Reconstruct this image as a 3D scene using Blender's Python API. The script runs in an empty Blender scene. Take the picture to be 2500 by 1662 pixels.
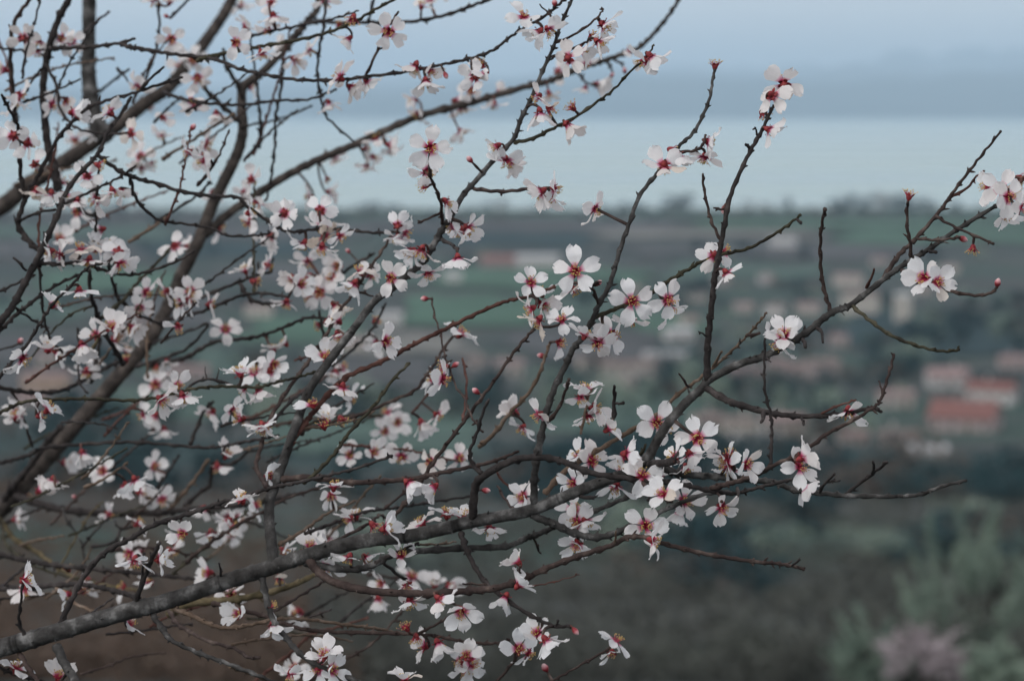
import bpy, math, random, re
from mathutils import Vector, Matrix, noise
R = math.radians
random.seed(7)
sc = bpy.context.scene
col = sc.collection

# ------------------------------------------------------------------ camera, sky, sun, exposure
CAM_Z = 1.7
F = 55.0 / 23.6 * 2500.0            # focal length in photograph pixels
HORIZON = 260.0                     # row of the true horizon in the photograph
PITCH = math.atan((831 - HORIZON) / F)
cam_d = bpy.data.cameras.new('camera')
cam_d.lens = 55.0; cam_d.sensor_width = 23.6; cam_d.sensor_fit = 'HORIZONTAL'
cam_d.clip_start = 0.05; cam_d.clip_end = 120000
cam_d.dof.use_dof = True; cam_d.dof.focus_distance = 2.0
cam_d.dof.aperture_fstop = 4.1; cam_d.dof.aperture_blades = 9
cam = bpy.data.objects.new('camera', cam_d); col.objects.link(cam)
cam.location = (0, 0, CAM_Z); cam.rotation_euler = (math.pi / 2 - PITCH, 0, 0)
sc.camera = cam

SUN_ELEV, SUN_AZ = 38.0, 225.0       # dull veiled sun behind the photographer (degrees; azimuth clockwise from +Y)
world = bpy.data.worlds.new('World'); sc.world = world; world.use_nodes = True
wn, wl = world.node_tree.nodes, world.node_tree.links
wn.clear()
wout = wn.new('ShaderNodeOutputWorld'); wbg = wn.new('ShaderNodeBackground')
sky = wn.new('ShaderNodeTexSky'); sky.sky_type = 'NISHITA'; sky.sun_disc = False
sky.sun_elevation = R(SUN_ELEV); sky.sun_rotation = R(SUN_AZ)
sky.altitude = 300; sky.air_density = 1.0; sky.dust_density = 1.0; sky.ozone_density = 1.0
wbg.inputs['Strength'].default_value = 0.15
veil = wn.new('ShaderNodeMix'); veil.data_type = 'RGBA'      # even veil of thin high cloud over the whole sky
veil.inputs[0].default_value = 0.88; veil.inputs[7].default_value = (4.7, 4.42, 4.42, 1)
wl.new(sky.outputs[0], veil.inputs[6]); wl.new(veil.outputs[2], wbg.inputs['Color']); wl.new(wbg.outputs[0], wout.inputs['Surface'])
sun_d = bpy.data.lights.new('sun', 'SUN'); sun_d.energy = 1.4; sun_d.angle = R(45); sun_d.color = (1.0, 0.96, 0.93)
sun = bpy.data.objects.new('sun', sun_d); col.objects.link(sun)
_az, _el = R(SUN_AZ), R(max(SUN_ELEV, 12))
_dir = Vector((math.sin(_az) * math.cos(_el), math.cos(_az) * math.cos(_el), math.sin(_el)))
sun.rotation_euler = _dir.to_track_quat('Z', 'Y').to_euler(); sun.location = (0, -5, 12)
sc.view_settings.view_transform = 'Standard'; sc.view_settings.look = 'None'
sc.view_settings.exposure = 0.38; sc.view_settings.gamma = 1.0; sc.view_settings.use_curve_mapping = False
sc.render.engine = 'CYCLES'
sc.cycles.use_denoising = True; sc.cycles.max_bounces = 6; sc.cycles.diffuse_bounces = 3
sc.cycles.volume_bounces = 1; sc.cycles.caustics_reflective = False; sc.cycles.caustics_refractive = False

FWD = Vector((0, math.cos(PITCH), -math.sin(PITCH)))
UP = Vector((0, math.sin(PITCH), math.cos(PITCH)))
RIGHT = Vector((1, 0, 0))
EYE = Vector((0, 0, CAM_Z))
def at(px, py, d):                  # photograph pixel + distance -> a point in the place
    return EYE + d * (FWD + (px - 1250) / F * RIGHT + (831 - py) / F * UP)

# ------------------------------------------------------------------ helpers
def tag(o, label=None, cat=None, group=None, kind=None):
    if label: o['label'] = label
    if cat: o['category'] = cat
    if group: o['group'] = group
    if kind: o['kind'] = kind
    return o
def mesh(name, verts, faces, mats, smooth=False, attrs=None, midx=None):
    me = bpy.data.meshes.new(name); me.from_pydata(verts, [], faces)
    for m in (mats if isinstance(mats, (list, tuple)) else [mats]): me.materials.append(m)
    if smooth: me.polygons.foreach_set('use_smooth', [True] * len(me.polygons))
    if midx: me.polygons.foreach_set('material_index', midx)
    for k, v in (attrs or {}).items():
        a = me.attributes.new(k, 'FLOAT', 'POINT'); a.data.foreach_set('value', v)
    me.update(); return me
def link(name, me, parent=None, loc=None, mat=None):
    o = bpy.data.objects.new(name, me); col.objects.link(o)
    if parent: o.parent = parent
    if mat is not None: o.matrix_basis = mat
    elif loc is not None: o.location = loc
    return o
def lerp(a, b, t): return a + (b - a) * t
def fbm(x, y, z=0.0): return noise.fractal((x, y, z), 0.6, 2.0, 4)

class NT:                            # tiny node-tree builder
    def __init__(s, name, rough=0.8, spec=0.3):
        s.m = bpy.data.materials.new(name); s.m.use_nodes = True
        s.n, s.l = s.m.node_tree.nodes, s.m.node_tree.links
        s.b = s.n['Principled BSDF']; s.b.inputs['Roughness'].default_value = rough
        s.b.inputs['Specular IOR Level'].default_value = spec
    def new(s, t, **kw):
        n = s.n.new(t)
        for k, v in kw.items(): setattr(n, k, v)
        return n
    def noise(s, scale, vec=None, detail=4, rough=0.55, out='Fac'):
        n = s.new('ShaderNodeTexNoise'); n.inputs['Scale'].default_value = scale
        n.inputs['Detail'].default_value = detail; n.inputs['Roughness'].default_value = rough
        if vec is not None: s.l.new(vec, n.inputs['Vector'])
        return n.outputs[out]
    def ramp(s, fac, stops):
        r = s.new('ShaderNodeValToRGB'); e = r.color_ramp.elements
        while len(e) < len(stops): e.new(0.5)
        for i, (p, c) in enumerate(stops): e[i].position = p; e[i].color = (*c, 1)
        s.l.new(fac, r.inputs[0]); return r.outputs[0]
    def mix(s, fac, a, b, mode='MIX'):
        n = s.new('ShaderNodeMix', data_type='RGBA', blend_type=mode)
        for i, v in ((0, fac), (6, a), (7, b)):
            if isinstance(v, (int, float)): n.inputs[i].default_value = v
            elif isinstance(v, tuple): n.inputs[i].default_value = (*v, 1)
            else: s.l.new(v, n.inputs[i])
        return n.outputs[2]
    def map(s, vec, scale):
        n = s.new('ShaderNodeMapping'); n.inputs['Scale'].default_value = scale
        s.l.new(vec, n.inputs[0]); return n.outputs[0]
    def coord(s, k='Object'): return s.new('ShaderNodeTexCoord').outputs[k]
    def pos(s): return s.new('ShaderNodeNewGeometry').outputs['Position']
    def attr(s, name): return s.new('ShaderNodeAttribute', attribute_name=name).outputs['Fac']
    def rnd(s): return s.new('ShaderNodeObjectInfo').outputs['Random']
    def bump(s, h, strength, dist):
        n = s.new('ShaderNodeBump'); n.inputs['Strength'].default_value = strength; n.inputs['Distance'].default_value = dist
        s.l.new(h, n.inputs['Height']); s.l.new(n.outputs[0], s.b.inputs['Normal'])
    def color(s, c):
        if isinstance(c, tuple): s.b.inputs['Base Color'].default_value = (*c, 1)
        else: s.l.new(c, s.b.inputs['Base Color'])
        return s

M = {}
# --- bark
def bark(name, c1, c2, c3, ring=0.5):
    t = NT(name, 0.85, 0.25); p = t.pos(); al = t.attr('along')
    base = t.ramp(t.noise(70, p, 5), [(0.32, c1), (0.55, c2), (0.72, c3)])
    cx = t.new('ShaderNodeCombineXYZ'); t.l.new(al, cx.inputs[0])
    rn = t.noise(46, cx.outputs[0], 3, 0.7)
    rings = t.ramp(rn, [(0.37, (0.18, 0.18, 0.18)), (0.43, (1, 1, 1)), (0.60, (1, 1, 1)), (0.68, (1.5, 1.5, 1.5))])
    c = t.mix(ring, base, t.mix(1.0, base, rings, 'MULTIPLY'))
    fine = t.noise(420, p, 4, 0.7)
    c = t.mix(0.35, c, t.mix(1.0, c, t.ramp(fine, [(0.3, (0.35, 0.35, 0.35)), (0.7, (1.5, 1.5, 1.5))]), 'MULTIPLY'))
    t.color(c); t.bump(t.mix(0.5, fine, rn), 0.9, 0.002); return t.m
M['limb'] = bark('grey_limb_bark', (0.018, 0.017, 0.016), (0.062, 0.061, 0.059), (0.20, 0.20, 0.195), 0.85)
M['old'] = bark('old_limb_bark', (0.026, 0.023, 0.021), (0.066, 0.056, 0.050), (0.13, 0.112, 0.098), 0.6)
M['dark'] = bark('dark_branch_bark', (0.016, 0.014, 0.014), (0.038, 0.033, 0.032), (0.085, 0.074, 0.070), 0.5)
M['twig'] = bark('brown_twig_bark', (0.024, 0.016, 0.015), (0.060, 0.043, 0.038), (0.135, 0.105, 0.09), 0.5)
M['green'] = bark('green_twig_bark', (0.020, 0.018, 0.014), (0.046, 0.044, 0.027), (0.095, 0.088, 0.062), 0.5)
M['tan'] = bark('tan_twig_bark', (0.085, 0.06, 0.042), (0.16, 0.115, 0.085), (0.24, 0.19, 0.15), 0.4)
M['red'] = bark('red_twig_bark', (0.050, 0.022, 0.018), (0.105, 0.050, 0.040), (0.16, 0.09, 0.075), 0.5)
M['gold'] = bark('ochre_limb_bark', (0.05, 0.042, 0.022), (0.13, 0.105, 0.06), (0.20, 0.17, 0.11), 0.5)
# --- blossom
t = NT('petal', 0.5, 0.3); v = t.attr('along')
vein = t.noise(900, t.map(t.coord('Object'), (1, 1, 1)), 2)
tint = t.ramp(t.rnd(), [(0.0, (0.91, 0.93, 0.94)), (0.6, (0.94, 0.94, 0.94)), (0.93, (0.92, 0.89, 0.87)), (1.0, (0.82, 0.73, 0.62))])
pk = t.ramp(v, [(0.0, (0.50, 0.03, 0.11)), (0.09, (0.62, 0.09, 0.22)), (0.19, (0.86, 0.50, 0.62)), (0.30, (1, 1, 1))])
c = t.mix(1.0, tint, pk, 'MULTIPLY')
c = t.mix(0.12, c, t.mix(1.0, c, t.ramp(vein, [(0.35, (0.6, 0.55, 0.55)), (0.65, (1, 1, 1))]), 'MULTIPLY'))
t.color(c)
tr = t.new('ShaderNodeBsdfTranslucent'); t.l.new(c, tr.inputs[0])
ms = t.new('ShaderNodeMixShader'); ms.inputs[0].default_value = 0.45
t.l.new(t.b.outputs[0], ms.inputs[1]); t.l.new(tr.outputs[0], ms.inputs[2])
t.l.new(ms.outputs[0], t.n['Material Output'].inputs[0]); M['petal'] = t.m
t = NT('calyx', 0.6, 0.3)
t.color(t.ramp(t.noise(260, t.coord('Object'), 3), [(0.3, (0.10, 0.012, 0.014)), (0.55, (0.26, 0.028, 0.035)), (0.78, (0.22, 0.085, 0.04))])); M['calyx'] = t.m
t = NT('stamen', 0.6, 0.3); v = t.attr('along')
t.color(t.ramp(v, [(0.0, (0.42, 0.02, 0.06)), (0.55, (0.55, 0.06, 0.12)), (0.8, (0.74, 0.45, 0.44)), (0.86, (0.50, 0.34, 0.10)), (1.0, (0.62, 0.46, 0.16))])); M['stamen'] = t.m
t = NT('bud_petal', 0.5, 0.3); v = t.attr('along')
t.color(t.ramp(v, [(0.0, (0.13, 0.018, 0.018)), (0.5, (0.26, 0.03, 0.04)), (0.68, (0.52, 0.20, 0.22)), (1.0, (0.70, 0.52, 0.52))])); M['bud'] = t.m
# --- country
t = NT('scrubby_ground', 0.95, 0.1); p = t.pos()
g = t.ramp(t.noise(0.012, t.map(p, (0.35, 1, 1)), 6), [(0.34, (0.032, 0.060, 0.062)), (0.48, (0.066, 0.075, 0.076)), (0.6, (0.038, 0.077, 0.068)), (0.75, (0.088, 0.090, 0.088))])
g2 = t.ramp(t.noise(0.5, p, 6, 0.7), [(0.3, (0.45, 0.45, 0.45)), (0.7, (1.4, 1.35, 1.3))])
t.color(t.mix(1.0, g, g2, 'MULTIPLY')); M['ground'] = t.m
def field_mat(name, c, s=1.0):
    t = NT(name, 0.95, 0.1); p = t.pos()
    n = t.noise(0.035 * s, t.map(p, (0.3, 1, 1)), 5, 0.65)
    d = tuple(k * 0.62 for k in c); b = tuple(min(1, k * 1.4) for k in c)
    t.color(t.ramp(n, [(0.3, d), (0.5, c), (0.72, b)])); return t.m
M['f_green'] = field_mat('winter_wheat', (0.060, 0.118, 0.088)); M['f_pale'] = field_mat('pale_stubble', (0.15, 0.155, 0.145))
M['f_brown'] = field_mat('ploughed_soil', (0.074, 0.082, 0.086)); M['f_dark'] = field_mat('dark_fallow', (0.024, 0.050, 0.056))
M['f_olive'] = field_mat('olive_meadow', (0.060, 0.100, 0.086))
t = NT('lake_water', 0.2, 0.5); t.color((0.27, 0.40, 0.38)); p = t.pos()
w = t.noise(0.9, t.map(p, (0.35, 1, 1)), 5, 0.6); t.bump(w, 1.0, 0.5)
rw = t.new('ShaderNodeMapRange'); t.l.new(t.noise(0.0016, t.map(p, (0.12, 1, 1)), 4), rw.inputs[0]); rw.inputs[1].default_value = 0.35; rw.inputs[2].default_value = 0.65; rw.inputs[3].default_value = 0.12; rw.inputs[4].default_value = 0.34
t.l.new(rw.outputs[0], t.b.inputs['Roughness']); M['water'] = t.m      # smoother and ruffled bands of water
t = NT('far_hill', 0.95, 0.05); t.color(t.ramp(t.noise(0.0015, t.pos(), 5), [(0.35, (0.020, 0.032, 0.034)), (0.65, (0.045, 0.055, 0.055))])); M['hill'] = t.m
def leafmat(name, stops, rough=0.7, scale=1.6):
    t = NT(name, rough, 0.2); n = t.noise(scale, t.pos(), 4)
    t.color(t.mix(0.45, t.ramp(n, stops), t.ramp(t.rnd(), [(0.0, stops[0][1]), (1.0, stops[-1][1])]))); return t.m
M['l_dark'] = leafmat('dark_evergreen_leaf', [(0.35, (0.009, 0.031, 0.040)), (0.65, (0.024, 0.065, 0.070))])
M['l_olive'] = leafmat('olive_leaf', [(0.35, (0.115, 0.17, 0.14)), (0.65, (0.30, 0.385, 0.31))])
M['l_bare'] = leafmat('leafless_spray', [(0.35, (0.06, 0.05, 0.042)), (0.65, (0.12, 0.10, 0.085))])
M['l_blossom'] = leafmat('far_blossom', [(0.35, (0.30, 0.265, 0.28)), (0.65, (0.54, 0.49, 0.51))])
M['l_fern'] = leafmat('dry_bracken', [(0.32, (0.055, 0.042, 0.034)), (0.5, (0.125, 0.085, 0.064)), (0.68, (0.13, 0.105, 0.08))])
M['l_scrub'] = leafmat('scrub_leaf', [(0.36, (0.022, 0.028, 0.028)), (0.5, (0.066, 0.066, 0.062)), (0.64, (0.10, 0.115, 0.098))], scale=0.45)
def plain(name, c, rough=0.85, var=0.25, scale=1.5):
    t = NT(name, rough, 0.2); n = t.noise(scale, t.coord('Object'), 4)
    t.color(t.ramp(n, [(0.3, tuple(k * (1 - var) for k in c)), (0.7, tuple(min(1, k * (1 + var * 0.5)) for k in c))])); return t.m
M['w_white'] = plain('white_plaster', (0.50, 0.50, 0.485)); M['w_cream'] = plain('cream_plaster', (0.50, 0.48, 0.43))
M['w_beige'] = plain('beige_plaster', (0.38, 0.36, 0.335)); M['w_pink'] = plain('pink_plaster', (0.34, 0.295, 0.285)); M['w_ochre'] = plain('ochre_plaster', (0.40, 0.31, 0.245))
M['r_red'] = plain('red_clay_roof', (0.20, 0.105, 0.095), 0.9, 0.4, 3); M['r_pink'] = plain('faded_clay_roof', (0.27, 0.205, 0.20), 0.9, 0.4, 3)
M['r_brown'] = plain('brown_roof', (0.20, 0.165, 0.155), 0.9, 0.4, 3); M['r_grey'] = plain('grey_sheet_roof', (0.42, 0.44, 0.45), 0.7, 0.2, 2)
M['glass'] = plain('window_dark', (0.05, 0.06, 0.07), 0.15, 0.2); M['shutter'] = plain('wooden_shutter', (0.12, 0.10, 0.08))

# ------------------------------------------------------------------ terrain, lake, hills
PROF = [(-60000, 3), (-60, 3), (-8, 0.4), (0, 0), (4, -0.85), (10, -2.3), (60, -13.2), (120, -22.3), (205, -32.6), (222, -34.6), (245, -43), (300, -52), (400, -60),
        (470, -66.5), (600, -74.5), (950, -93.5), (1150, -96.5), (1550, -98.9), (2380, -100.6), (2460, -103), (6000, -106), (80000, -106)]
LAKE_Z = -101.9
def prof(y):
    for (a, za), (b, zb) in zip(PROF, PROF[1:]):
        if y <= b: return lerp(za, zb, (y - a) / (b - a))
    return PROF[-1][1]
def height(x, y):
    z = prof(y)
    d = math.hypot(x, y)
    amp = 0.0 if y < 12 else min(1.0, (y - 12) / 50) * (0.7 if y < 230 else 1.2) * max(0.0, min(1.0, (2300 - y) / 500))
    s = 0.03 if y < 230 else 0.006
    return z + amp * fbm(x * s, y * s) - (0.00002 * x * x if 150 < y < 400 else 0) * 0
rings = [0.0]; r = 0.8
while r < 60000: rings.append(r); r *= 1.045 if r > 40 else 1.12
NA = 200
vs, fs = [(0, 0, height(0, 0))], []
angs = []
for k in range(NA):                  # finer steps in the direction of the view
    u = k / NA * 2 - 1
    angs.append(math.pi / 2 - math.pi * (0.25 * u + 0.75 * u ** 3))
for rr in rings[1:]:
    for a in angs:
        x, y = rr * math.cos(a), rr * math.sin(a); vs.append((x, y, height(x, y)))
for k in range(NA): fs.append((0, 1 + (k + 1) % NA, 1 + k))
for i in range(len(rings) - 2):
    b = 1 + i * NA
    for k in range(NA):
        k2 = (k + 1) % NA; fs.append((b + k, b + k2, b + NA + k2, b + NA + k))
tag(link('ground', mesh('ground', vs, fs, M['ground'], True)), kind='structure')
vs, fs = [], []
NX = 40
for j, y in enumerate([2300, 2500, 3000, 4000, 6000, 9000, 13000, 17000, 21500]):
    for i in range(NX + 1): vs.append(((i / NX * 2 - 1) * (3000 + y * 0.9), y, LAKE_Z))
for j in range(8):
    for i in range(NX):
        a = j * (NX + 1) + i; fs.append((a, a + 1, a + NX + 2, a + NX + 1))
tag(link('lake', mesh('lake', vs, fs, M['water'])), kind='structure')
def ridge(name, y0, depth, tops, seed, base=-108):
    vs, fs = [], []; n = 160; rows = 14
    for j in range(rows + 1):
        v = j / rows; y = y0 + depth * v
        prof_v = math.sin(min(1, v * 1.25) * math.pi / 2) if v < 0.8 else 1 - (v - 0.8) * 1.5
        for i in range(n + 1):
            px = -1800 + 6100 * i / n
            x = (px - 1250) / F * y
            for (a, ta), (b, tb) in zip(tops, tops[1:]):
                if px <= b: top = lerp(ta, tb, max(0, (px - a) / (b - a))); break
            h = (HORIZON - top) / F * (y0 + depth * 0.8) + CAM_Z
            h += 0.10 * abs(h) * fbm(x * 0.0007 + seed, y * 0.0007) * (1 + v)
            z = base + max(0.0, (h - base) * prof_v * (0.85 + 0.3 * fbm(x * 0.0004, v * 3 + seed)))if v > 0 else base
            vs.append((x, y, z))
    for j in range(rows):
        for i in range(n):
            a = j * (n + 1) + i; fs.append((a, a + 1, a + n + 2, a + n + 1))
    return tag(link(name, mesh(name, vs, fs, M['hill'], True)), kind='structure')
ridge('hills', 20000, 5000, [(-1800, 215), (0, 232), (600, 222), (1000, 205), (1500, 196), (1900, 186), (2500, 178), (4300, 190)], 3.1)
ridge('mountains', 36000, 4500, [(-1800, 205), (0, 212), (800, 195), (1300, 178), (1700, 160), (1950, 142), (2200, 126), (2500, 118), (3200, 130), (4300, 170)], 5.3)
ridge('mountains', 29000, 4000, [(-1800, 200), (0, 212), (600, 200), (1100, 190), (1500, 184), (1800, 172), (2050, 158), (2300, 148), (2500, 146), (3200, 160), (4300, 180)], 9.7)

def drop(px, py, ymin=20):           # where the sight line through a pixel meets the land
    d = (at(px, py, 1.0) - EYE)
    s = ymin
    while s < 6000:
        p = EYE + d * s
        if p.z <= height(p.x, p.y): break
        s *= 1.01
    return Vector((p.x, p.y, height(p.x, p.y)))
def scale_at(p): return (p - EYE).dot(FWD) / F      # metres per photograph pixel there

# fields: draped sheets
def field(px0, px1, py0, py1, m, skew=0):
    nx, ny = 14, 6; vs, fs = [], []
    A = [drop(px0, py1), drop(px1, py1), drop(px1 + skew, py0), drop(px0 + skew, py0)]
    for j in range(ny + 1):
        for i in range(nx + 1):
            u, v = i / nx, j / ny
            p = A[0].lerp(A[1], u).lerp(A[3].lerp(A[2], u), v)
            p.x += 0.02 * p.y * fbm(v * 3, px0); p.y += 0.022 * p.y * fbm(u * 2.5 + px0, py0 + v)
            vs.append((p.x, p.y, height(p.x, p.y) + 0.0007 * p.y))
    for j in range(ny):
        for i in range(nx):
            a = j * (nx + 1) + i; fs.append((a, a + 1, a + nx + 2, a + nx + 1))
    tag(link('field', mesh('field', vs, fs, M[m])), kind='structure')
random.seed(11)
for a in [(1300, 2500, 520, 536, 'f_olive'), (600, 1280, 523, 540, 'f_olive'), (-300, 560, 530, 548, 'f_brown'), (1700, 2700, 541, 560, 'f_green'), (900, 1650, 546, 566, 'f_brown'),
          (2050, 2700, 566, 600, 'f_green'), (1480, 2020, 566, 588, 'f_pale'), (-200, 420, 556, 590, 'f_olive'), (440, 900, 560, 586, 'f_brown'), (950, 1420, 574, 604, 'f_dark'),
          (1560, 2300, 606, 632, 'f_brown'), (-200, 360, 598, 640, 'f_brown'), (380, 820, 596, 632, 'f_dark'), (1040, 1560, 660, 716, 'f_green'), (840, 1030, 640, 700, 'f_olive'),
          (120, 480, 660, 716, 'f_green'), (500, 800, 650, 700, 'f_brown'), (1600, 1980, 650, 690, 'f_olive'), (980, 1330, 728, 800, 'f_green'), (1340, 1620, 740, 790, 'f_olive'),
          (-200, 240, 730, 790, 'f_olive'), (260, 560, 740, 800, 'f_brown'), (600, 860, 780, 840, 'f_green'), (840, 1180, 820, 868, 'f_pale'), (780, 1240, 880, 955, 'f_brown'),
          (1280, 1640, 815, 880, 'f_brown'), (1560, 1760, 770, 820, 'f_green'), (-200, 330, 830, 890, 'f_brown'), (360, 700, 860, 920, 'f_olive'), (-200, 200, 910, 990, 'f_brown'),
          (220, 620, 950, 1030, 'f_olive'), (1300, 1700, 960, 1060, 'f_olive'), (2080, 2500, 770, 870, 'f_dark'), (640, 1150, 1010, 1110, 'f_olive')]:
    field(*a, skew=random.uniform(-70, 70))

# ------------------------------------------------------------------ houses of the plain
CUBE_V = [(x, y, z) for z in (0, 1) for y in (-0.5, 0.5) for x in (-0.5, 0.5)]
CUBE_F = [(0, 2, 3, 1), (4, 5, 7, 6), (0, 1, 5, 4), (2, 6, 7, 3), (0, 4, 6, 2), (1, 3, 7, 5)]
WIN = {k: mesh('window', CUBE_V, CUBE_F, M[k]) for k in ('glass', 'shutter')}
BOXES = []
def house(px, py, w, h, wall, roof, label, group=None, deep=0.7, turn=0.0, name='house', flat=False, pitch=0.28):
    BOXES.append((px - w * 0.75, px + w * 0.75, py - 2, py + 50)); p = drop(px, py); s = scale_at(p); W, H = w * s, h * s; D = max(5.0, W * deep)
    root = bpy.data.objects.new(name, None); col.objects.link(root)
    root.location = (p.x, p.y + D / 2, p.z - 0.4); root.rotation_euler = (0, 0, R(turn))
    tag(root, label, name if name != 'house' else 'house', group)
    rise = D * pitch * 0.5 if not flat else 0.3
    a, b = W / 2, D / 2
    vs = [(-a, -b, 0), (a, -b, 0), (a, b, 0), (-a, b, 0), (-a, -b, H), (a, -b, H), (a, b, H), (-a, b, H), (-a, 0, H + rise * 0.97), (a, 0, H + rise * 0.97)]
    fs = [(0, 1, 5, 4), (2, 3, 7, 6), (1, 2, 6, 9, 5), (3, 0, 4, 8, 7), (0, 3, 2, 1), (4, 5, 9, 8), (6, 7, 8, 9)]
    link('wall', mesh('wall', vs, fs, M[wall]), root)
    e, t = 0.45, 0.22
    def slab(sgn):
        y0, z0, y1, z1 = sgn * (b + e), H - e * rise / b, 0, H + rise
        q = [(-a - e, y0, z0 + 0.02), (a + e, y0, z0 + 0.02), (a + e, y1, z1 + 0.02), (-a - e, y1, z1 + 0.02)]
        v = q + [(x, y, z + t) for x, y, z in q]
        return v, [(3, 2, 1, 0), (4, 5, 6, 7), (0, 1, 5, 4), (1, 2, 6, 5), (2, 3, 7, 6), (3, 0, 4, 7)]
    v1, f1 = slab(-1); v2, f2 = slab(1)
    rf = link('roof', mesh('roof', v1 + v2, f1 + [tuple(i + 8 for i in q) for q in f2], M[roof]), root)
    if W < 22 and name == 'house':
        ch = link('chimney', mesh('chimney', CUBE_V, CUBE_F, M[wall]), rf)
        ch.scale = (0.7, 0.7, 1.9); ch.location = (a * random.uniform(-0.5, 0.5), b * 0.3, H + rise * 0.7)
    n = max(2, int(W / 3.2)); floors = max(1, int(H / 2.9))
    for fl in range(floors):
        for i in range(n):
            x = -a + W * (i + 0.5) / n
            if fl == 0 and i == n // 2:
                d = link('door', WIN['shutter'], root); d.scale = (1.1, 0.1, 2.2); d.location = (x, -b - 0.03, 0.35); continue
            o = link('window', WIN['glass' if random.random() < 0.6 else 'shutter'], root)
            o.scale = (0.95, 0.1, 1.25); o.location = (x, -b - 0.03, 1.35 + fl * 2.9)
    return root
V = 'small pale houses of the blurred village'
house(1219, 655, 92, 17, 'w_pink', 'r_red', 'long low barn with a red roof beside green field', deep=0.5, name='barn', pitch=0.5)
house(1312, 655, 104, 26, 'w_white', 'r_grey', 'long white farm shed right of the red roofed barn', deep=0.4, name='shed')
house(1106, 694, 42, 24, 'w_white', 'r_grey', 'small white cube house at the edge of the green field')
house(1913, 612, 62, 20, 'w_white', 'r_grey', 'lone white farmhouse on the far green fields', deep=0.6)
house(951, 800, 60, 30, 'w_white', 'r_grey', 'white house on the green slope behind the blossom', deep=0.6)
house(630, 776, 66, 26, 'w_cream', 'r_pink', 'cream farmhouse behind the tangled twigs at mid left', deep=0.6)
house(452, 930, 112, 30, 'w_pink', 'r_pink', 'long pink farmhouse behind the thick blurred limb', deep=0.4)
house(108, 962, 112, 44, 'w_ochre', 'r_pink', 'ochre farmhouse at the left edge of the plain', deep=0.5)
house(112, 890, 50, 26, 'w_beige', 'r_pink', 'small beige cottage above the ochre farmhouse')
house(2206, 792, 36, 72, 'w_cream', 'r_grey', 'tall narrow pale tower house against dark trees', deep=1.0, name='house')
house(2103, 775, 84, 52, 'w_cream', 'r_brown', 'broad cream house left of the pale tower house')
house(2073, 702, 66, 24, 'w_cream', 'r_pink', 'cream house in the top row of the village')
house(1625, 882, 104, 18, 'w_white', 'r_grey', 'long low white greenhouse in the village', deep=0.3, name='greenhouse')
house(1822, 938, 74, 20, 'w_pink', 'r_pink', 'pink roofed cottage under the main branch fork', deep=0.9, pitch=0.7)
house(2012, 930, 76, 46, 'w_pink', 'r_brown', 'pinkish brown house with wide front below the main branch')
house(1951, 922, 60, 28, 'w_pink', 'r_pink', 'pink house beside the pinkish brown house')
house(1509, 945, 84, 56, 'w_beige', 'r_brown', 'tall beige house between two upright shoots')
house(1808, 1072, 76, 46, 'w_cream', 'r_brown', 'yellowish house of the lower village row')
house(1916, 1066, 100, 44, 'w_beige', 'r_pink', 'wide beige house of the lower village row')
house(1852, 1112, 116, 40, 'w_white', 'r_grey', 'low white house below the yellowish house', deep=0.5)
house(2198, 1090, 96, 30, 'w_beige', 'r_brown', 'wide beige house below the curved twig tip', deep=0.6)
house(2270, 1112, 84, 18, 'w_white', 'r_grey', 'grey white shed near the dark trees', deep=0.5, name='shed')
house(2190, 1000, 84, 36, 'w_beige', 'r_pink', 'beige house left of the big red roofed house')
house(2318, 948, 96, 28, 'w_white', 'r_pink', 'white house with faded pink roof', deep=0.7, pitch=0.6)
house(2428, 992, 112, 40, 'w_white', 'r_red', 'white house with a bright red roof near the right edge', deep=0.6, turn=-24, pitch=0.55)
house(2368, 1058, 158, 40, 'w_pink', 'r_red', 'largest house with a red roof and pale pink walls', deep=0.75, turn=-24, pitch=0.6)
house(2480, 905, 70, 30, 'w_pink', 'r_pink', 'pinkish house cut by the right edge')
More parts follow.
